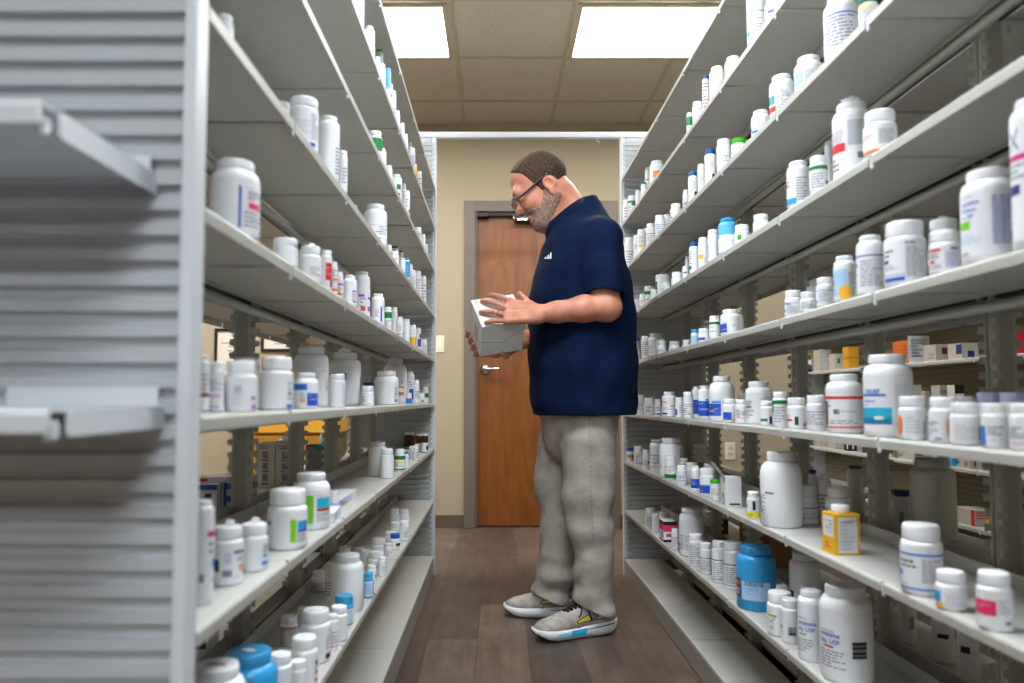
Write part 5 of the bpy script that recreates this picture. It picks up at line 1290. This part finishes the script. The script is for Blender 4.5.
box_o.matrix_world = mw; tag(box_o, 'white carton the man holds in both hands', 'box')
nTop = -a3        # outward normal of the bright top face
def ontop(px, py, off):
    d = ray(px, py); o = Vector((0, 0, HC)); c = Cc+nTop*off
    t = (c-o).dot(nTop)/d.dot(nTop); return o+d*t
def onbot(u, v, off): return Cc+a1*u+a2*v+a3*(L3+off)
# ---- body surface
H_ = .0035
fb = Field((-.17, 2.50, .02), (.62, 3.22, 1.95), H_)
# head frame
hu = Vector((-.857, 0, -.515)); hv = Vector((-.515, 0, .857)); hw = Vector((0, 1, 0)); hc = atY(542.2, 184, YB_)
AX = [hu, hv, hw]
def hp3(u, v, w=0): return hc+hu*u+hv*v+hw*w
def face_parts(f, grow=0, feat=True):
    g = grow
    f.ell(hp3(-.012, .032), (.100+g, .092+g, .080+g), AX, .02)
    f.ell(hp3(.034, .045), (.076+g, .070+g, .068+g), AX, .03)
    f.ell(hp3(.040, -.045), (.078+g, .105+g, .068+g), AX, .03)
    f.ell(hp3(.072, -.128), (.044+g, .040+g, .046+g), AX, .03)
    for s_ in (-1, 1): f.cone(hp3(-.015, -.075, s_*.052), hp3(.075, -.142, s_*.024), .028+g, .026+g, .03)
    for s_ in (-1, 1): f.ell(hp3(.082, -.045, s_*.040), (.028+g, .030+g, .026+g), AX, .03)
    if feat:
        f.cone(hp3(.107, .014, -.034), hp3(.107, .014, .034), .018, .018, .022)
        for s_ in (-1, 1):
            f.ell(hp3(.131, -.019, s_*.033), (.018, .014, .018), AX, .010, 's')
            f.ell(hp3(.101, -.014, s_*.032), (.015, .014, .016), AX, .006)
        f.cone(hp3(.112, .004), hp3(.138, -.052), .009, .0125, .012)
        f.ell(hp3(.136, -.054), (.0145, .012, .013), AX, .008)
        for s_ in (-1, 1): f.ell(hp3(.122, -.057, s_*.013), (.012, .010, .009), AX, .008)
        f.cone(hp3(.111, -.094, -.020), hp3(.111, -.094, .020), .0075, .0075, .008)
        f.cone(hp3(.108, -.108, -.017), hp3(.108, -.108, .017), .0085, .0085, .008)
        f.ell(hp3(.120, -.101), (.010, .0022, .024), AX, .003, 's')
        for s_ in (-1, 1):   # ears
            f.ell(hp3(-.012, -.026, s_*.082), (.028, .030, .011), AX, .006)
            f.ell(hp3(-.004, -.058, s_*.080), (.015, .020, .009), AX, .006)
            f.ell(hp3(-.006, -.028, s_*.094), (.016, .019, .011), AX, .003, 's')
face_parts(fb)
nk0, nk1 = hp3(-.045, -.075), atY(583, 232, YB_)
fb.cone(nk0, nk1, .060, .072, .03)
fb.cone(hp3(.02, -.11), atY(566, 238, YB_), .045, .058, .03)
# trunk and legs under the clothes
zl = lambda py: atY(580, py, YB_).z
tor = [(414, 538, 629, .165), (370, 535, 630, .17), (330, 535, 629, .175), (290, 538, 625, .185), (260, 546, 620, .19), (240, 556, 612, .17), (226, 566, 604, .11)]
fb.column([zl(t[0]) for t in tor], [atY(t[1], t[0], YB_).x for t in tor], [atY(t[2], t[0], YB_).x for t in tor], [t[3] for t in tor], YB_, .02, 2.2)
nearleg = [(590, 425, YN+.02, .088), (588, 490, YN, .078), (592, 530, YN, .062), (596, 570, YN+.01, .048), (594, 606, YN+.02, .034)]
farleg = [(566, 425, YFr-.02, .088), (559, 485, YFr, .076), (562, 535, YFr+.01, .060), (558, 575, YFr+.02, .047), (558, 592, YFr+.03, .036)]
for lg in (nearleg, farleg):
    P_ = [atY(a, c, Y) for a, c, Y, r in lg]
    fb.chain(P_, [q[3] for q in lg], .02)
    fb.cone(P_[-1], P_[-1]+Vector((-.09, -.025 if lg is nearleg else 0, -.030)), .032, .018, .02)
fb.cone(atY(590, 418, YN+.03), atY(566, 418, YFr-.03), .10, .10, .04)
# near arm (his left)
sh = atY(600, 240, 2.70); el = atY(606.5, 307, 2.665); wr = ontop(538, 314, .028)
fb.cone(atY(588, 244, 2.78), sh, .055, .046, .03)
fb.chain([sh, sh.lerp(el, .45), sh.lerp(el, .7), el], [.044, .046, .052, .050], .02)
fb.ell(el+Vector((.006, 0, -.004)), (.046, .044, .046), None, .02)
m1 = el.lerp(wr, .33)
fb.chain([el, m1+Vector((0, 0, .002)), el.lerp(wr, .72), wr], [.047, .047, .037, .031], .02)
# near hand on the bright top face
k_i, k_m, k_r, k_p = ontop(510, 301.5, .0185), ontop(505.5, 307, .0195), ontop(504, 314.5, .0195), ontop(506.5, 321, .0178)
for kk, t in ((k_i, .013), (k_m, .0135), (k_r, .0130), (k_p, .012)):
    w0 = wr+(kk-(k_m+k_r)/2)*.45
    fb.cone(w0, kk, .019, t, .014)
fb.cone(k_i, k_p, .0115, .011, .010)
def finger(f, k0, tip, r, arch, nrm, bend=.5):
    mid = k0.lerp(tip, .42)+nrm*arch; m2 = k0.lerp(tip, .74)+nrm*arch*.7
    f.chain([k0, mid, m2, tip], [r*1.18, r*1.12, r*1.05, r*.92], .004)
finger(fb, k_i, ontop(490.5, 294.6, .0105), .0088, .006, nTop)
finger(fb, k_m, ontop(482, 300.9, .0105), .0090, .006, nTop)
finger(fb, k_r, ontop(480.4, 312, .0102), .0086, .006, nTop)
finger(fb, k_p, ontop(486, 322.3, .0094), .0076, .005, nTop)
tb = ontop(530, 305, .027)
fb.cone(wr, tb, .022, .017, .012)
fb.chain([tb, ontop(524.5, 299, .021), ontop(519.5, 293.2, .0125)], [.0145, .0115, .0092], .006)
# far arm and hand (his right) under the carton
sh2 = atY(600, 240, 3.06); el2 = atY(604, 312, 3.08)
wr2 = onbot(L1*1.20, L2_*.55, .032)
fb.cone(atY(588, 244, 2.98), sh2, .055, .046, .03)
fb.chain([sh2, sh2.lerp(el2, .45), sh2.lerp(el2, .7), el2], [.044, .046, .052, .050], .02)
fb.chain([el2, el2.lerp(wr2, .35), wr2], [.047, .046, .031], .02)
for v, rr_, ln in ((.12, .0080, .95), (.36, .0090, 1.0), (.60, .0092, 1.0), (.84, .0088, .97)):
    kn = onbot(L1*.42, L2_*v, .0215)
    fb.cone(wr2+(kn-onbot(L1*.42, L2_*.48, .0215))*.4, kn, .020, .013, .014)
    edge = onbot(-.0105, L2_*(v+.01), .0085); tipf = Cc+a1*(-.0105)+a2*(L2_*(v+.0))+a3*(L3-.016*ln)
    fb.chain([kn, onbot(L1*.15, L2_*v, .0135), edge, tipf], [rr_*1.2, rr_*1.1, rr_, rr_*.85], .004)
fb.cone(onbot(L1*.42, L2_*.12, .0205), onbot(L1*.42, L2_*.84, .0205), .012, .012, .01)
t2 = onbot(L1*.8, L2_*.2, .024)
fb.cone(wr2, t2, .02, .015, .012)
fb.chain([t2, onbot(L1*.62, -.008, .0125), Cc+a1*(L1*.50)+a2*(-.0118)+a3*(L3-.010)], [.0135, .011, .009], .005)
person = empty('person', (atY(580, 414, YB_).x, YB_, 0)); tag(person, 'man in navy polo and grey trousers reading a carton in the aisle', 'person')
pin = Vector((-person.location.x, -person.location.y, 0))
body = link('body', fb.mesh('body', SKIN, 1), person, pin)
# ring on the ring finger
rg = MB(); c0 = k_r.lerp(ontop(480.4, 312, .0102), .26)+nTop*.004; ax = (ontop(480.4, 312, .0102)-k_r).normalized(); u0 = ax.orthogonal().normalized(); v0 = ax.cross(u0)
rg.tube([c0+(u0*math.cos(k*math.pi/10)+v0*math.sin(k*math.pi/10))*.0104 for k in range(21)], .0017, M['dark'], 6); rg.build('ring', person, pin)
# hair and beard: shells over the head limited to outlines seen from the side
def shell(poly, grow, name, m, extra=None, h=.0034):
    f = Field(np.array(hc)-.19, np.array(hc)+.19, h); face_parts(f, grow, False)
    sl, (x, y, z) = f.sub(f.lo, f.lo+f.h*f.n)
    rel = [x-hc.x, z-hc.z]; U = rel[0]*hu.x+rel[1]*hu.z; V = rel[0]*hv.x+rel[1]*hv.z
    d2 = np.full(U.shape, 1e9); sg = np.ones(U.shape); n = len(poly)
    for i in range(n):
        (ax_, ay_), (bx_, by_) = poly[i], poly[(i+1) % n]; ex, ey = bx_-ax_, by_-ay_
        wx, wy = U-ax_, V-ay_; t = np.clip((wx*ex+wy*ey)/(ex*ex+ey*ey), 0, 1); d2 = np.minimum(d2, (wx-t*ex)**2+(wy-t*ey)**2)
        c1, c2, c3 = V >= ay_, V < by_, ex*wy > ey*wx
        fl = (c1 & c2 & c3) | (~c1 & ~c2 & ~c3); sg = np.where(fl, -sg, sg)
    e = sg*np.sqrt(d2); d = f.d; e = e[tuple(slice(0, q) for q in d.shape)].astype(np.float32)
    k = .006; hh = np.clip(.5-.5*(d-e)/k, 0, 1); f.d = d*(1-hh)+e*hh+k*hh*(1-hh)
    if extra: extra(f)
    f.d += (.0011*np.sin(x*310+y*170)*np.sin(z*280+y*120))[tuple(slice(0, q) for q in d.shape)].astype(np.float32)
    return link(name, f.mesh(name, m, 1), person, pin)
hair = shell([(.094, .118), (.082, .085), (.060, .060), (.050, .030), (.040, -.004), (.024, -.040), (.004, -.036), (.010, .006), (-.020, .012), (-.044, -.022), (-.052, -.062), (-.075, -.088), (-.16, -.075), (-.17, .05), (-.10, .19), (.06, .19)], .0040, 'hair', HAIRM)
def cutlips(f):
    f.ell(hp3(.118, -.101), (.030, .013, .024), AX, .006, 's'); f.ell(hp3(.135, -.05), (.03, .026, .03), AX, .004, 's')
beard = shell([(.020, -.030), (.036, -.058), (.064, -.084), (.096, -.074), (.120, -.072), (.150, -.085), (.160, -.20), (.03, -.21), (-.012, -.130), (-.030, -.085), (-.010, -.060), (.004, -.034)], .0028, 'beard', BEARD, cutlips)
# eyebrows
eb = MB()
for s_ in (-1, 1): eb.tube([hp3(.1185, .010, s_*.012), hp3(.120, .018, s_*.028), hp3(.108, .015, s_*.046)], [.004, .0045, .003], HAIRM, 8)
eb.build('eyebrows', person, pin)
# eyes
ey = MB(); wm, im = mat('eye_white', hx('e2ddd6'), .25), mat('eye_iris', hx('2c2a28'), .2)
for s_ in (-1, 1):
    bmx = bmesh.new(); bmesh.ops.create_uvsphere(bmx, u_segments=16, v_segments=10, radius=.0115)
    c_ = hp3(.1035, -.019, s_*.032)
    for v in bmx.verts: v.co += c_
    ey.bm(bmx, wm, True)
    bmx = bmesh.new(); bmesh.ops.create_uvsphere(bmx, u_segments=12, v_segments=8, radius=.006)
    c_ = hp3(.1085, -.024, s_*.032)
    for v in bmx.verts: v.co += c_
    ey.bm(bmx, im, True)
ey.build('eyes', person, pin)
# glasses
gl = MB(); gm = mat('black_glasses_frame', hx('111114'), .3)
gu, gv = .139, -.014
for s_ in (-1, 1):
    ring = [hp3(gu-.004*abs(math.cos(2*math.pi*k/20))*0, gv+.0165*math.sin(2*math.pi*k/20), s_*.033+.026*math.cos(2*math.pi*k/20)) for k in range(21)]
    gl.tube(ring, .0026, gm, 6)
    gl.tube([hp3(gu, gv+.006, s_*.058), hp3(gu-.014, gv+.002, s_*.069), hp3(gu-.036, gv-.001, s_*.0745), hp3(.04, -.004, s_*.080), hp3(-.012, .006, s_*.088), hp3(-.032, -.006, s_*.086), hp3(-.042, -.030, s_*.083)], [.0036, .0046, .005, .0046, .004, .003, .0022], gm, 8)
gl.tube([hp3(gu, gv+.004, -.008), hp3(gu+.003, gv+.007, 0), hp3(gu, gv+.004, .008)], .002, gm, 6)
glo = gl.build('glasses', person, pin)
ln = MB(); lm_ = bpy.data.materials.new('clear_lens'); lm_.use_nodes = True; bb = lm_.node_tree.nodes['Principled BSDF']; bb.inputs['Transmission Weight'].default_value = 1; bb.inputs['Roughness'].default_value = .02; bb.inputs['IOR'].default_value = 1.05
for s_ in (-1, 1):
    ln.add([hp3(gu, gv+.0160*math.sin(2*math.pi*k/20), s_*.033+.0255*math.cos(2*math.pi*k/20)) for k in range(20)], [tuple(range(20))], lm_)
ln.build('lenses', glo)
# ---- polo shirt
fs = Field((.0, 2.52, .70), (.64, 3.24, 1.80), .0044)
tp_ = [(414.5, 533, 635, .222), (400, 531.5, 635.5, .220), (370, 528.5, 635.5, .214), (330, 528, 634.5, .208), (300, 529, 632, .215), (275, 533, 629, .22), (250, 540, 623, .215), (236, 547, 617, .19), (226, 553, 611, .155), (216, 563, 605, .118), (207, 574, 600, .09), (201, 580, 596, .07)]
fs.column([zl(t[0]) for t in tp_], [atY(t[1], t[0], YB_).x for t in tp_], [atY(t[2], t[0], YB_).x for t in tp_], [t[3] for t in tp_], YB_, .012, 2.3)
for (S_, E_, s_) in ((sh, el, -1), (sh2, el2, 1)):
    fs.cone(atY(584, 242, S_.y-s_*.08), S_, .082, .076, .03)
    fs.chain([S_, S_.lerp(E_, .5), S_.lerp(E_, 1.05)], [.078, .076, .074], .03)
fs2 = Field((.0, 2.52, .70), (.64, 3.24, 1.80), .0044)
fs2.column([zl(t[0]) for t in tp_], [atY(t[1], t[0], YB_).x for t in tp_], [atY(t[2], t[0], YB_).x for t in tp_], [t[3] for t in tp_], YB_, .012, 2.3)
sl, (X_, Y_, Z_) = fs.sub(fs.lo, fs.lo+fs.h*fs.n)
hemx = atY(597, 292, 2.66); tr = tuple(slice(0, q) for q in fs.d.shape)
hem = (hemx.z+.020*np.exp(-((X_-hemx.x)/.055)**2)-.016+.10*(X_-hemx.x))-Z_      # positive below the sleeve hem
fs.d = np.minimum(np.maximum(fs.d, hem[tr].astype(np.float32)), fs2.d)
# hollow the sleeve mouths round the arms
for (S_, E_) in ((sh, el), (sh2, el2)):
    keep = fs.d.copy(); fs.cone(S_.lerp(E_, .70), S_.lerp(E_, 1.2), .064, .064, .004, 's'); fs.d = np.where(fs2.d < .004, np.minimum(keep, fs2.d), fs.d)
# neck opening
fs.cone(hp3(.0, -.10), atY(574, 224, YB_), .060, .064, .006, 's')
# folds
def waves(x, y, z, seed, n, freq, bias):
    """irregular folds: a bundle of sines in random directions, stretched by bias (x, y, z weights)"""
    rr = np.random.RandomState(seed); o = np.zeros_like(x)
    for i in range(n):
        v = rr.normal(size=3)*np.array(bias); v *= freq*rr.uniform(.6, 1.5)/np.linalg.norm(v)
        o += np.sin(v[0]*x+v[1]*y+v[2]*z+rr.uniform(0, 6.28)+1.2*np.sin(9*x+7*y-8*z+rr.uniform(0, 6.28)))
    o /= np.sqrt(n); return np.sign(o)*np.abs(o)**1.15
def folds(x, y, z):
    w1 = waves(x, y, z, 3, 6, 38, (1, .5, 1.1)); w2 = waves(x, y, z, 5, 5, 26, (1, .6, .5))
    f = .0046*w1*np.clip((1.40-z)/.2, .3, 1)+.0036*w2
    f += .0045*waves(x, y, z, 8, 4, 34, (.6, .3, 1.2))*np.exp(-((z-1.17)/.07)**2)
    f = f*(1-.9*np.exp(-((z-hemx.z)/.035)**2)*(np.abs(y-2.88) > .17))
    return f*np.clip((z-.82)/.03, .15, 1)
fs.warp(folds)
shirt = link('polo_shirt', fs.mesh('polo_shirt', NAVY, 2), person, pin); shirt['label'] = 'navy polo shirt with a white chest logo'
# collar
cb_ = MB(); fr, bk = atY(547.5, 235, YB_), atY(589, 203, YB_); cc = (fr+bk)/2; dA = (bk-fr)/2; up = Vector((-dA.z, 0, dA.x)).normalized()
if up.z < 0: up = -up
N = 48; prof = [(.93, -.016), (.88, .016), (.91, .026), (1.0, .026), (1.26, -.022), (1.24, -.029), (1.04, .004), (1.0, -.02)]
vs_ = []
for i in range(N):
    a = 2*math.pi*i/N; ca, sa = math.cos(a), math.sin(a)
    for (q, hgt) in prof:
        gap = max(0, -ca-.90)*3
        vs_.append(cc+dA*ca*q+Vector((0, 1, 0))*sa*.097*q+up*(hgt-gap*.03))
n = len(prof)
cb_.add(vs_, [(i*n+j, ((i+1) % N)*n+j, ((i+1) % N)*n+(j+1) % n, i*n+(j+1) % n) for i in range(N) for j in range(n)], NAVY, True)
cb_.build('collar', shirt)
st = bvh_of(shirt.data); lgm = pm('paper'); lg_ = MB()
for k, (xa, ya, wd) in enumerate(((545.4, 258.8, 2.0), (548.0, 258.8, 2.0), (550.6, 258.8, 1.9))):
    hh_ = (2.2, 4.4, 6.6)[k]; tl = .55*hh_
    decal(lg_, st, [atY(xa-.9, ya, 2.7), atY(xa+wd-.7, ya, 2.7), atY(xa+wd-.6, ya-hh_, 2.7), atY(xa-.9+.9, ya-hh_+1.2, 2.7)], ray(548, 256), lgm, .0022, (3, 4))
lg_.build('logo', shirt)
# hem stitching of sleeve
# ---- trousers
ft = Field((.0, 2.60, .05), (.60, 3.20, 1.0), .0046)
hp_l = [(462, 556, 606, .06), (450, 548, 612, .10), (436, 544, 616, .135), (420, 542, 618, .15), (398, 542, 618, .15)]
ft.column([zl(t[0]) for t in hp_l], [atY(t[1], t[0], YB_).x for t in hp_l], [atY(t[2], t[0], YB_).x for t in hp_l], [t[3] for t in hp_l], YB_, .03, 2.2)
nl = [(590, 402, YN+.005, .100), (588.5, 440, YN, .103), (588, 490, YN, .094), (591, 526, YN, .084), (595, 557, YN+.005, .073), (593.5, 585, YN+.01, .071), (592.5, 612, YN+.01, .074)]
fl_ = [(567, 402, YFr-.01, .108), (564.5, 440, YFr-.01, .103), (558.5, 480, YFr, .096), (561, 535, YFr+.01, .082), (557, 572, YFr+.02, .077), (550, 592, YFr+.03, .076), (548.5, 610, YFr+.03, .080)]
for q in (nl, fl_):
    g_ = Field(ft.lo, ft.lo+ft.h*(ft.n-1), ft.h); g_.chain([atY(a, c, Y) for a, c, Y, r in q], [t[3] for t in q], .018)
    m_ = tuple(slice(0, min(i, j)) for i, j in zip(ft.d.shape, g_.d.shape)); k = .010
    hh = np.clip(.5+.5*(ft.d[m_]-g_.d[m_])/k, 0, 1); ft.d[m_] = ft.d[m_]*(1-hh)+g_.d[m_]*hh-k*hh*(1-hh)
pz0 = atY(592, 614, YN).z
def wr_(x, y, z):
    low = np.clip((.34-z)/.2, 0, 1); knee = np.exp(-((z-.50)/.13)**2); top = np.clip((z-.62)/.1, 0, 1)
    f = .0100*low*waves(x, y, z, 11, 5, 58, (.5, .35, 1.3))+.0062*knee*waves(x, y, z, 12, 5, 40, (.8, .4, 1.1))
    f += .0038*top*waves(x, y, z, 13, 4, 30, (1, .4, .8))+.0022*waves(x, y, z, 14, 6, 24, (1, .6, .7))
    return f
ft.warp(wr_)
n1, n2 = atY(571, 603, YN-.06), atY(613, 620, YN-.04)
nrm = Vector((n2.z-n1.z, 0, -(n2.x-n1.x))); nrm = nrm if nrm.z < 0 else -nrm
sl, (X_, Y_, Z_) = ft.sub(ft.lo, ft.lo+ft.h*ft.n); tr = tuple(slice(0, q) for q in ft.d.shape)
nn = nrm.normalized(); cutn = (X_-n1.x)*nn.x+(Z_-n1.z)*nn.z
f1, f2 = atY(531, 594, YFr-.03), atY(568, 607, YFr-.03); nf = Vector((f2.z-f1.z, 0, -(f2.x-f1.x))); nf = (nf if nf.z < 0 else -nf).normalized()
cutf = (X_-f1.x)*nf.x+(Z_-f1.z)*nf.z
ft.d = np.maximum(ft.d, np.where(Y_ < 2.895, cutn, cutf)[tr].astype(np.float32))
for q in (nearleg, farleg):
    a_, c_ = atY(*q[-1][:3]), atY(*q[-2][:3]); ft.cone(a_.lerp(c_, .12), a_+(a_-c_)*1.2, (.052), .058, .006, 's')
tro = link('trousers', ft.mesh('trousers', KHAKI, 2), person, pin)
tt = bvh_of(tro.data); sm_ = MB(); smm = mat('trouser_stitch', hx('6d6863'), .9)
pl = [(589, 418), (590, 440), (590.5, 465), (591, 490), (592, 515), (594, 545)]
for i in range(len(pl)-1):
    (xa, ya), (xb_, yb_) = pl[i], pl[i+1]; k = 5
    for j in range(k):
        p0 = (xa+(xb_-xa)*j/k, ya+(yb_-ya)*j/k); p1 = (xa+(xb_-xa)*(j+.55)/k, ya+(yb_-ya)*(j+.55)/k)
        decal(sm_, tt, [atY(p0[0]-.35, p0[1], 2.65), atY(p0[0]+.35, p0[1], 2.65), atY(p1[0]+.35, p1[1], 2.65), atY(p1[0]-.35, p1[1], 2.65)], ray(*p0), smm, .0006, (1, 2))
sm_.build('side_seam', tro)
# ---- running shoes
UPM = cloth('grey_mesh_upper', hx('a09b93'), hx('bcb7ae'), 40, .8, 1200); MIDM = mat('white_foam_midsole', hx('dcdce0'), .6, noise=(14, .06)); OUT = mat('black_rubber_outsole', hx('1d1d1f'), .7)
LACE = mat('black_lace', hx('141416'), .8)
def shoe(heel, toe, flip, accent=True):
    L = (toe-heel).length; d = (toe-heel).normalized(); ang = math.atan2(d.y, d.x)
    r_ = empty('shoe', (heel.x, heel.y, 0), ang); r_.parent = person; r_.location = (heel.x+pin.x, heel.y+pin.y, 0)
    S = [0, .03, .10, .22, .36, .50, .64, .76, .86, .94, .985, 1.0]
    HW = [.020, .031, .039, .041, .039, .040, .045, .048, .045, .034, .021, .008]
    Z0 = [.026, .014, .004, .001, .001, .001, .001, .002, .008, .017, .026, .032]
    ZM = [.056, .056, .053, .049, .045, .042, .040, .039, .040, .043, .046, .046]
    def sole(z0f, z1f, grow, m, name, par):
        b = MB(); ring = []; n = 12
        for s_, w, a, c in zip(S, HW, Z0, ZM):
            za, zb2 = z0f(a, c), z1f(a, c); w2 = w*1.0+grow
            pts = [(-w2*.92, za), (w2*.92, za), (w2*1.02, (za+zb2)/2), (w2*.98, zb2), (-w2*.98, zb2), (-w2*1.02, (za+zb2)/2)]
            ring.append([(s_*L, y, z) for y, z in pts])
        vs_ = [p for r in ring for p in r]; k = 6
        fs_ = [(i*k+j, i*k+(j+1) % k, (i+1)*k+(j+1) % k, (i+1)*k+j) for i in range(len(ring)-1) for j in range(k)]+[tuple(range(k)), tuple((len(ring)-1)*k+j for j in range(k))]
        b.add(vs_, fs_, m, True); return b.build(name, par)
    sole(lambda a, c: a, lambda a, c: min(a+.004+max(0, a-.012)*.9, c-.004), .0006, OUT, 'outsole', r_)
    mid = sole(lambda a, c: a+.0042, lambda a, c: c, .002, MIDM, 'midsole', r_)
    # upper
    US = [.02, .06, .12, .20, .30, .40, .52, .64, .76, .86, .93, .97]
    UW = [.026, .035, .039, .040, .039, .039, .042, .045, .043, .037, .028, .015]
    UT = [.105, .122, .120, .112, .118, .120, .104, .088, .078, .070, .062, .052]
    b = MB(); n = 14; vs_ = []
    for s_, w, t in zip(US, UW, UT):
        zb2 = np.interp(s_, S, ZM)-.004
        for j in range(n+1):
            a = math.pi*j/n; ca, sa = math.cos(a), math.sin(a)
            vs_.append((s_*L, w*np.sign(ca)*abs(ca)**.62, zb2+(t-zb2)*sa**.6))
    k = n+1
    fs_ = [(i*k+j, i*k+j+1, (i+1)*k+j+1, (i+1)*k+j) for i in range(len(US)-1) for j in range(n)]+[tuple(range(k-1, -1, -1)), tuple((len(US)-1)*k+j for j in range(k))]
    fs_ += [(i*k, (i+1)*k, (i+1)*k+n, i*k+n) for i in range(len(US)-1)]
    b.add(vs_, fs_, UPM, True); up_ = b.build('upper', r_)
    tu, tm = bvh_of(up_.data), bvh_of(mid.data)
    side = 1 if flip else -1      # camera side in local y
    # tongue and laces
    b = MB()
    for q in range(7):
        s0 = .34+.042*q; zt = np.interp(s0, US, UT)
        w = .026-.0015*q
        b.tube([(s0*L, -w, zt-.010), (s0*L+.004, -w*.5, zt+.0015), (s0*L, 0, zt+.004), (s0*L-.004, w*.5, zt+.0015), (s0*L, w, zt-.010)], .0066, LACE, 8)
    b.tube([(.40*L, .0, .124), (.44*L, side*.022, .112), (.47*L, side*.036, .090), (.50*L, side*.040, .078)], .003, LACE, 8)
    b.tube([(.36*L, .0, .126), (.35*L, side*.026, .108), (.38*L, side*.040, .086)], .003, LACE, 8)
    b.build('laces', r_)
    Lx = lambda s_, z: (s_*L, side*.09, z); dv = (0, -side, 0)
    ylw, cyn, blk, gry, wht = mat('shoe_yellow', hx('d8c238'), .6), mat('shoe_cyan', hx('1fb2de'), .5), LACE, mat('shoe_grey', hx('6f6f72'), .7), mat('shoe_white', hx('d6d6d8'), .6)
    b = MB(); decal(b, tu, [Lx(.24, .062), Lx(.50, .060), Lx(.50, .068), Lx(.24, .074)], dv, gry, .0009); b.build('side_panel', r_)
    b = MB(); decal(b, tu, [Lx(.33, .060), Lx(.52, .056), Lx(.54, .066), Lx(.36, .088)], dv, blk, .0012); b.build('side_panel', r_)
    b = MB(); decal(b, tu, [Lx(.36, .064), Lx(.51, .059), Lx(.525, .0645), Lx(.38, .082)], dv, ylw, .0016); b.build('side_panel', r_)
    b = MB(); decal(b, tu, [Lx(.10, .062), Lx(.30, .060), Lx(.27, .086), Lx(.08, .090)], dv, gry, .0009); b.build('side_panel', r_)
    b = MB(); decal(b, tu, [Lx(.16, .068), Lx(.28, .066), Lx(.25, .080), Lx(.14, .082)], dv, wht, .0013); b.build('side_panel', r_)
    b = MB()
    if accent: decal(b, tm, [Lx(.42, .014), Lx(.60, .016), Lx(.60, .034), Lx(.40, .037)], dv, cyn, .0012)
    if accent: decal(b, tm, [Lx(.60, .016), Lx(.78, .022), Lx(.78, .030), Lx(.60, .031)], dv, mat('shoe_pale_cyan', hx('7fcbe2'), .5), .0012)
    decal(b, tm, [Lx(.06, .040), Lx(.40, .030), Lx(.40, .034), Lx(.06, .046)], dv, gry, .0012)
    if b.f: b.build('midsole_accent', mid)
    return r_
s1 = shoe(Vector((.442, 2.835, 0)), Vector((.128, 2.715, 0)), True)
s1['label'] = 'grey running shoe with cyan and yellow accents'
s2 = shoe(Vector((atY(583, 600, 3.03).x, 3.02, 0)), Vector((atY(503.5, 600, 3.05).x, 3.045, 0)), True, False)
s2['label'] = 'grey running shoe with yellow accent, further from the aisle mouth'
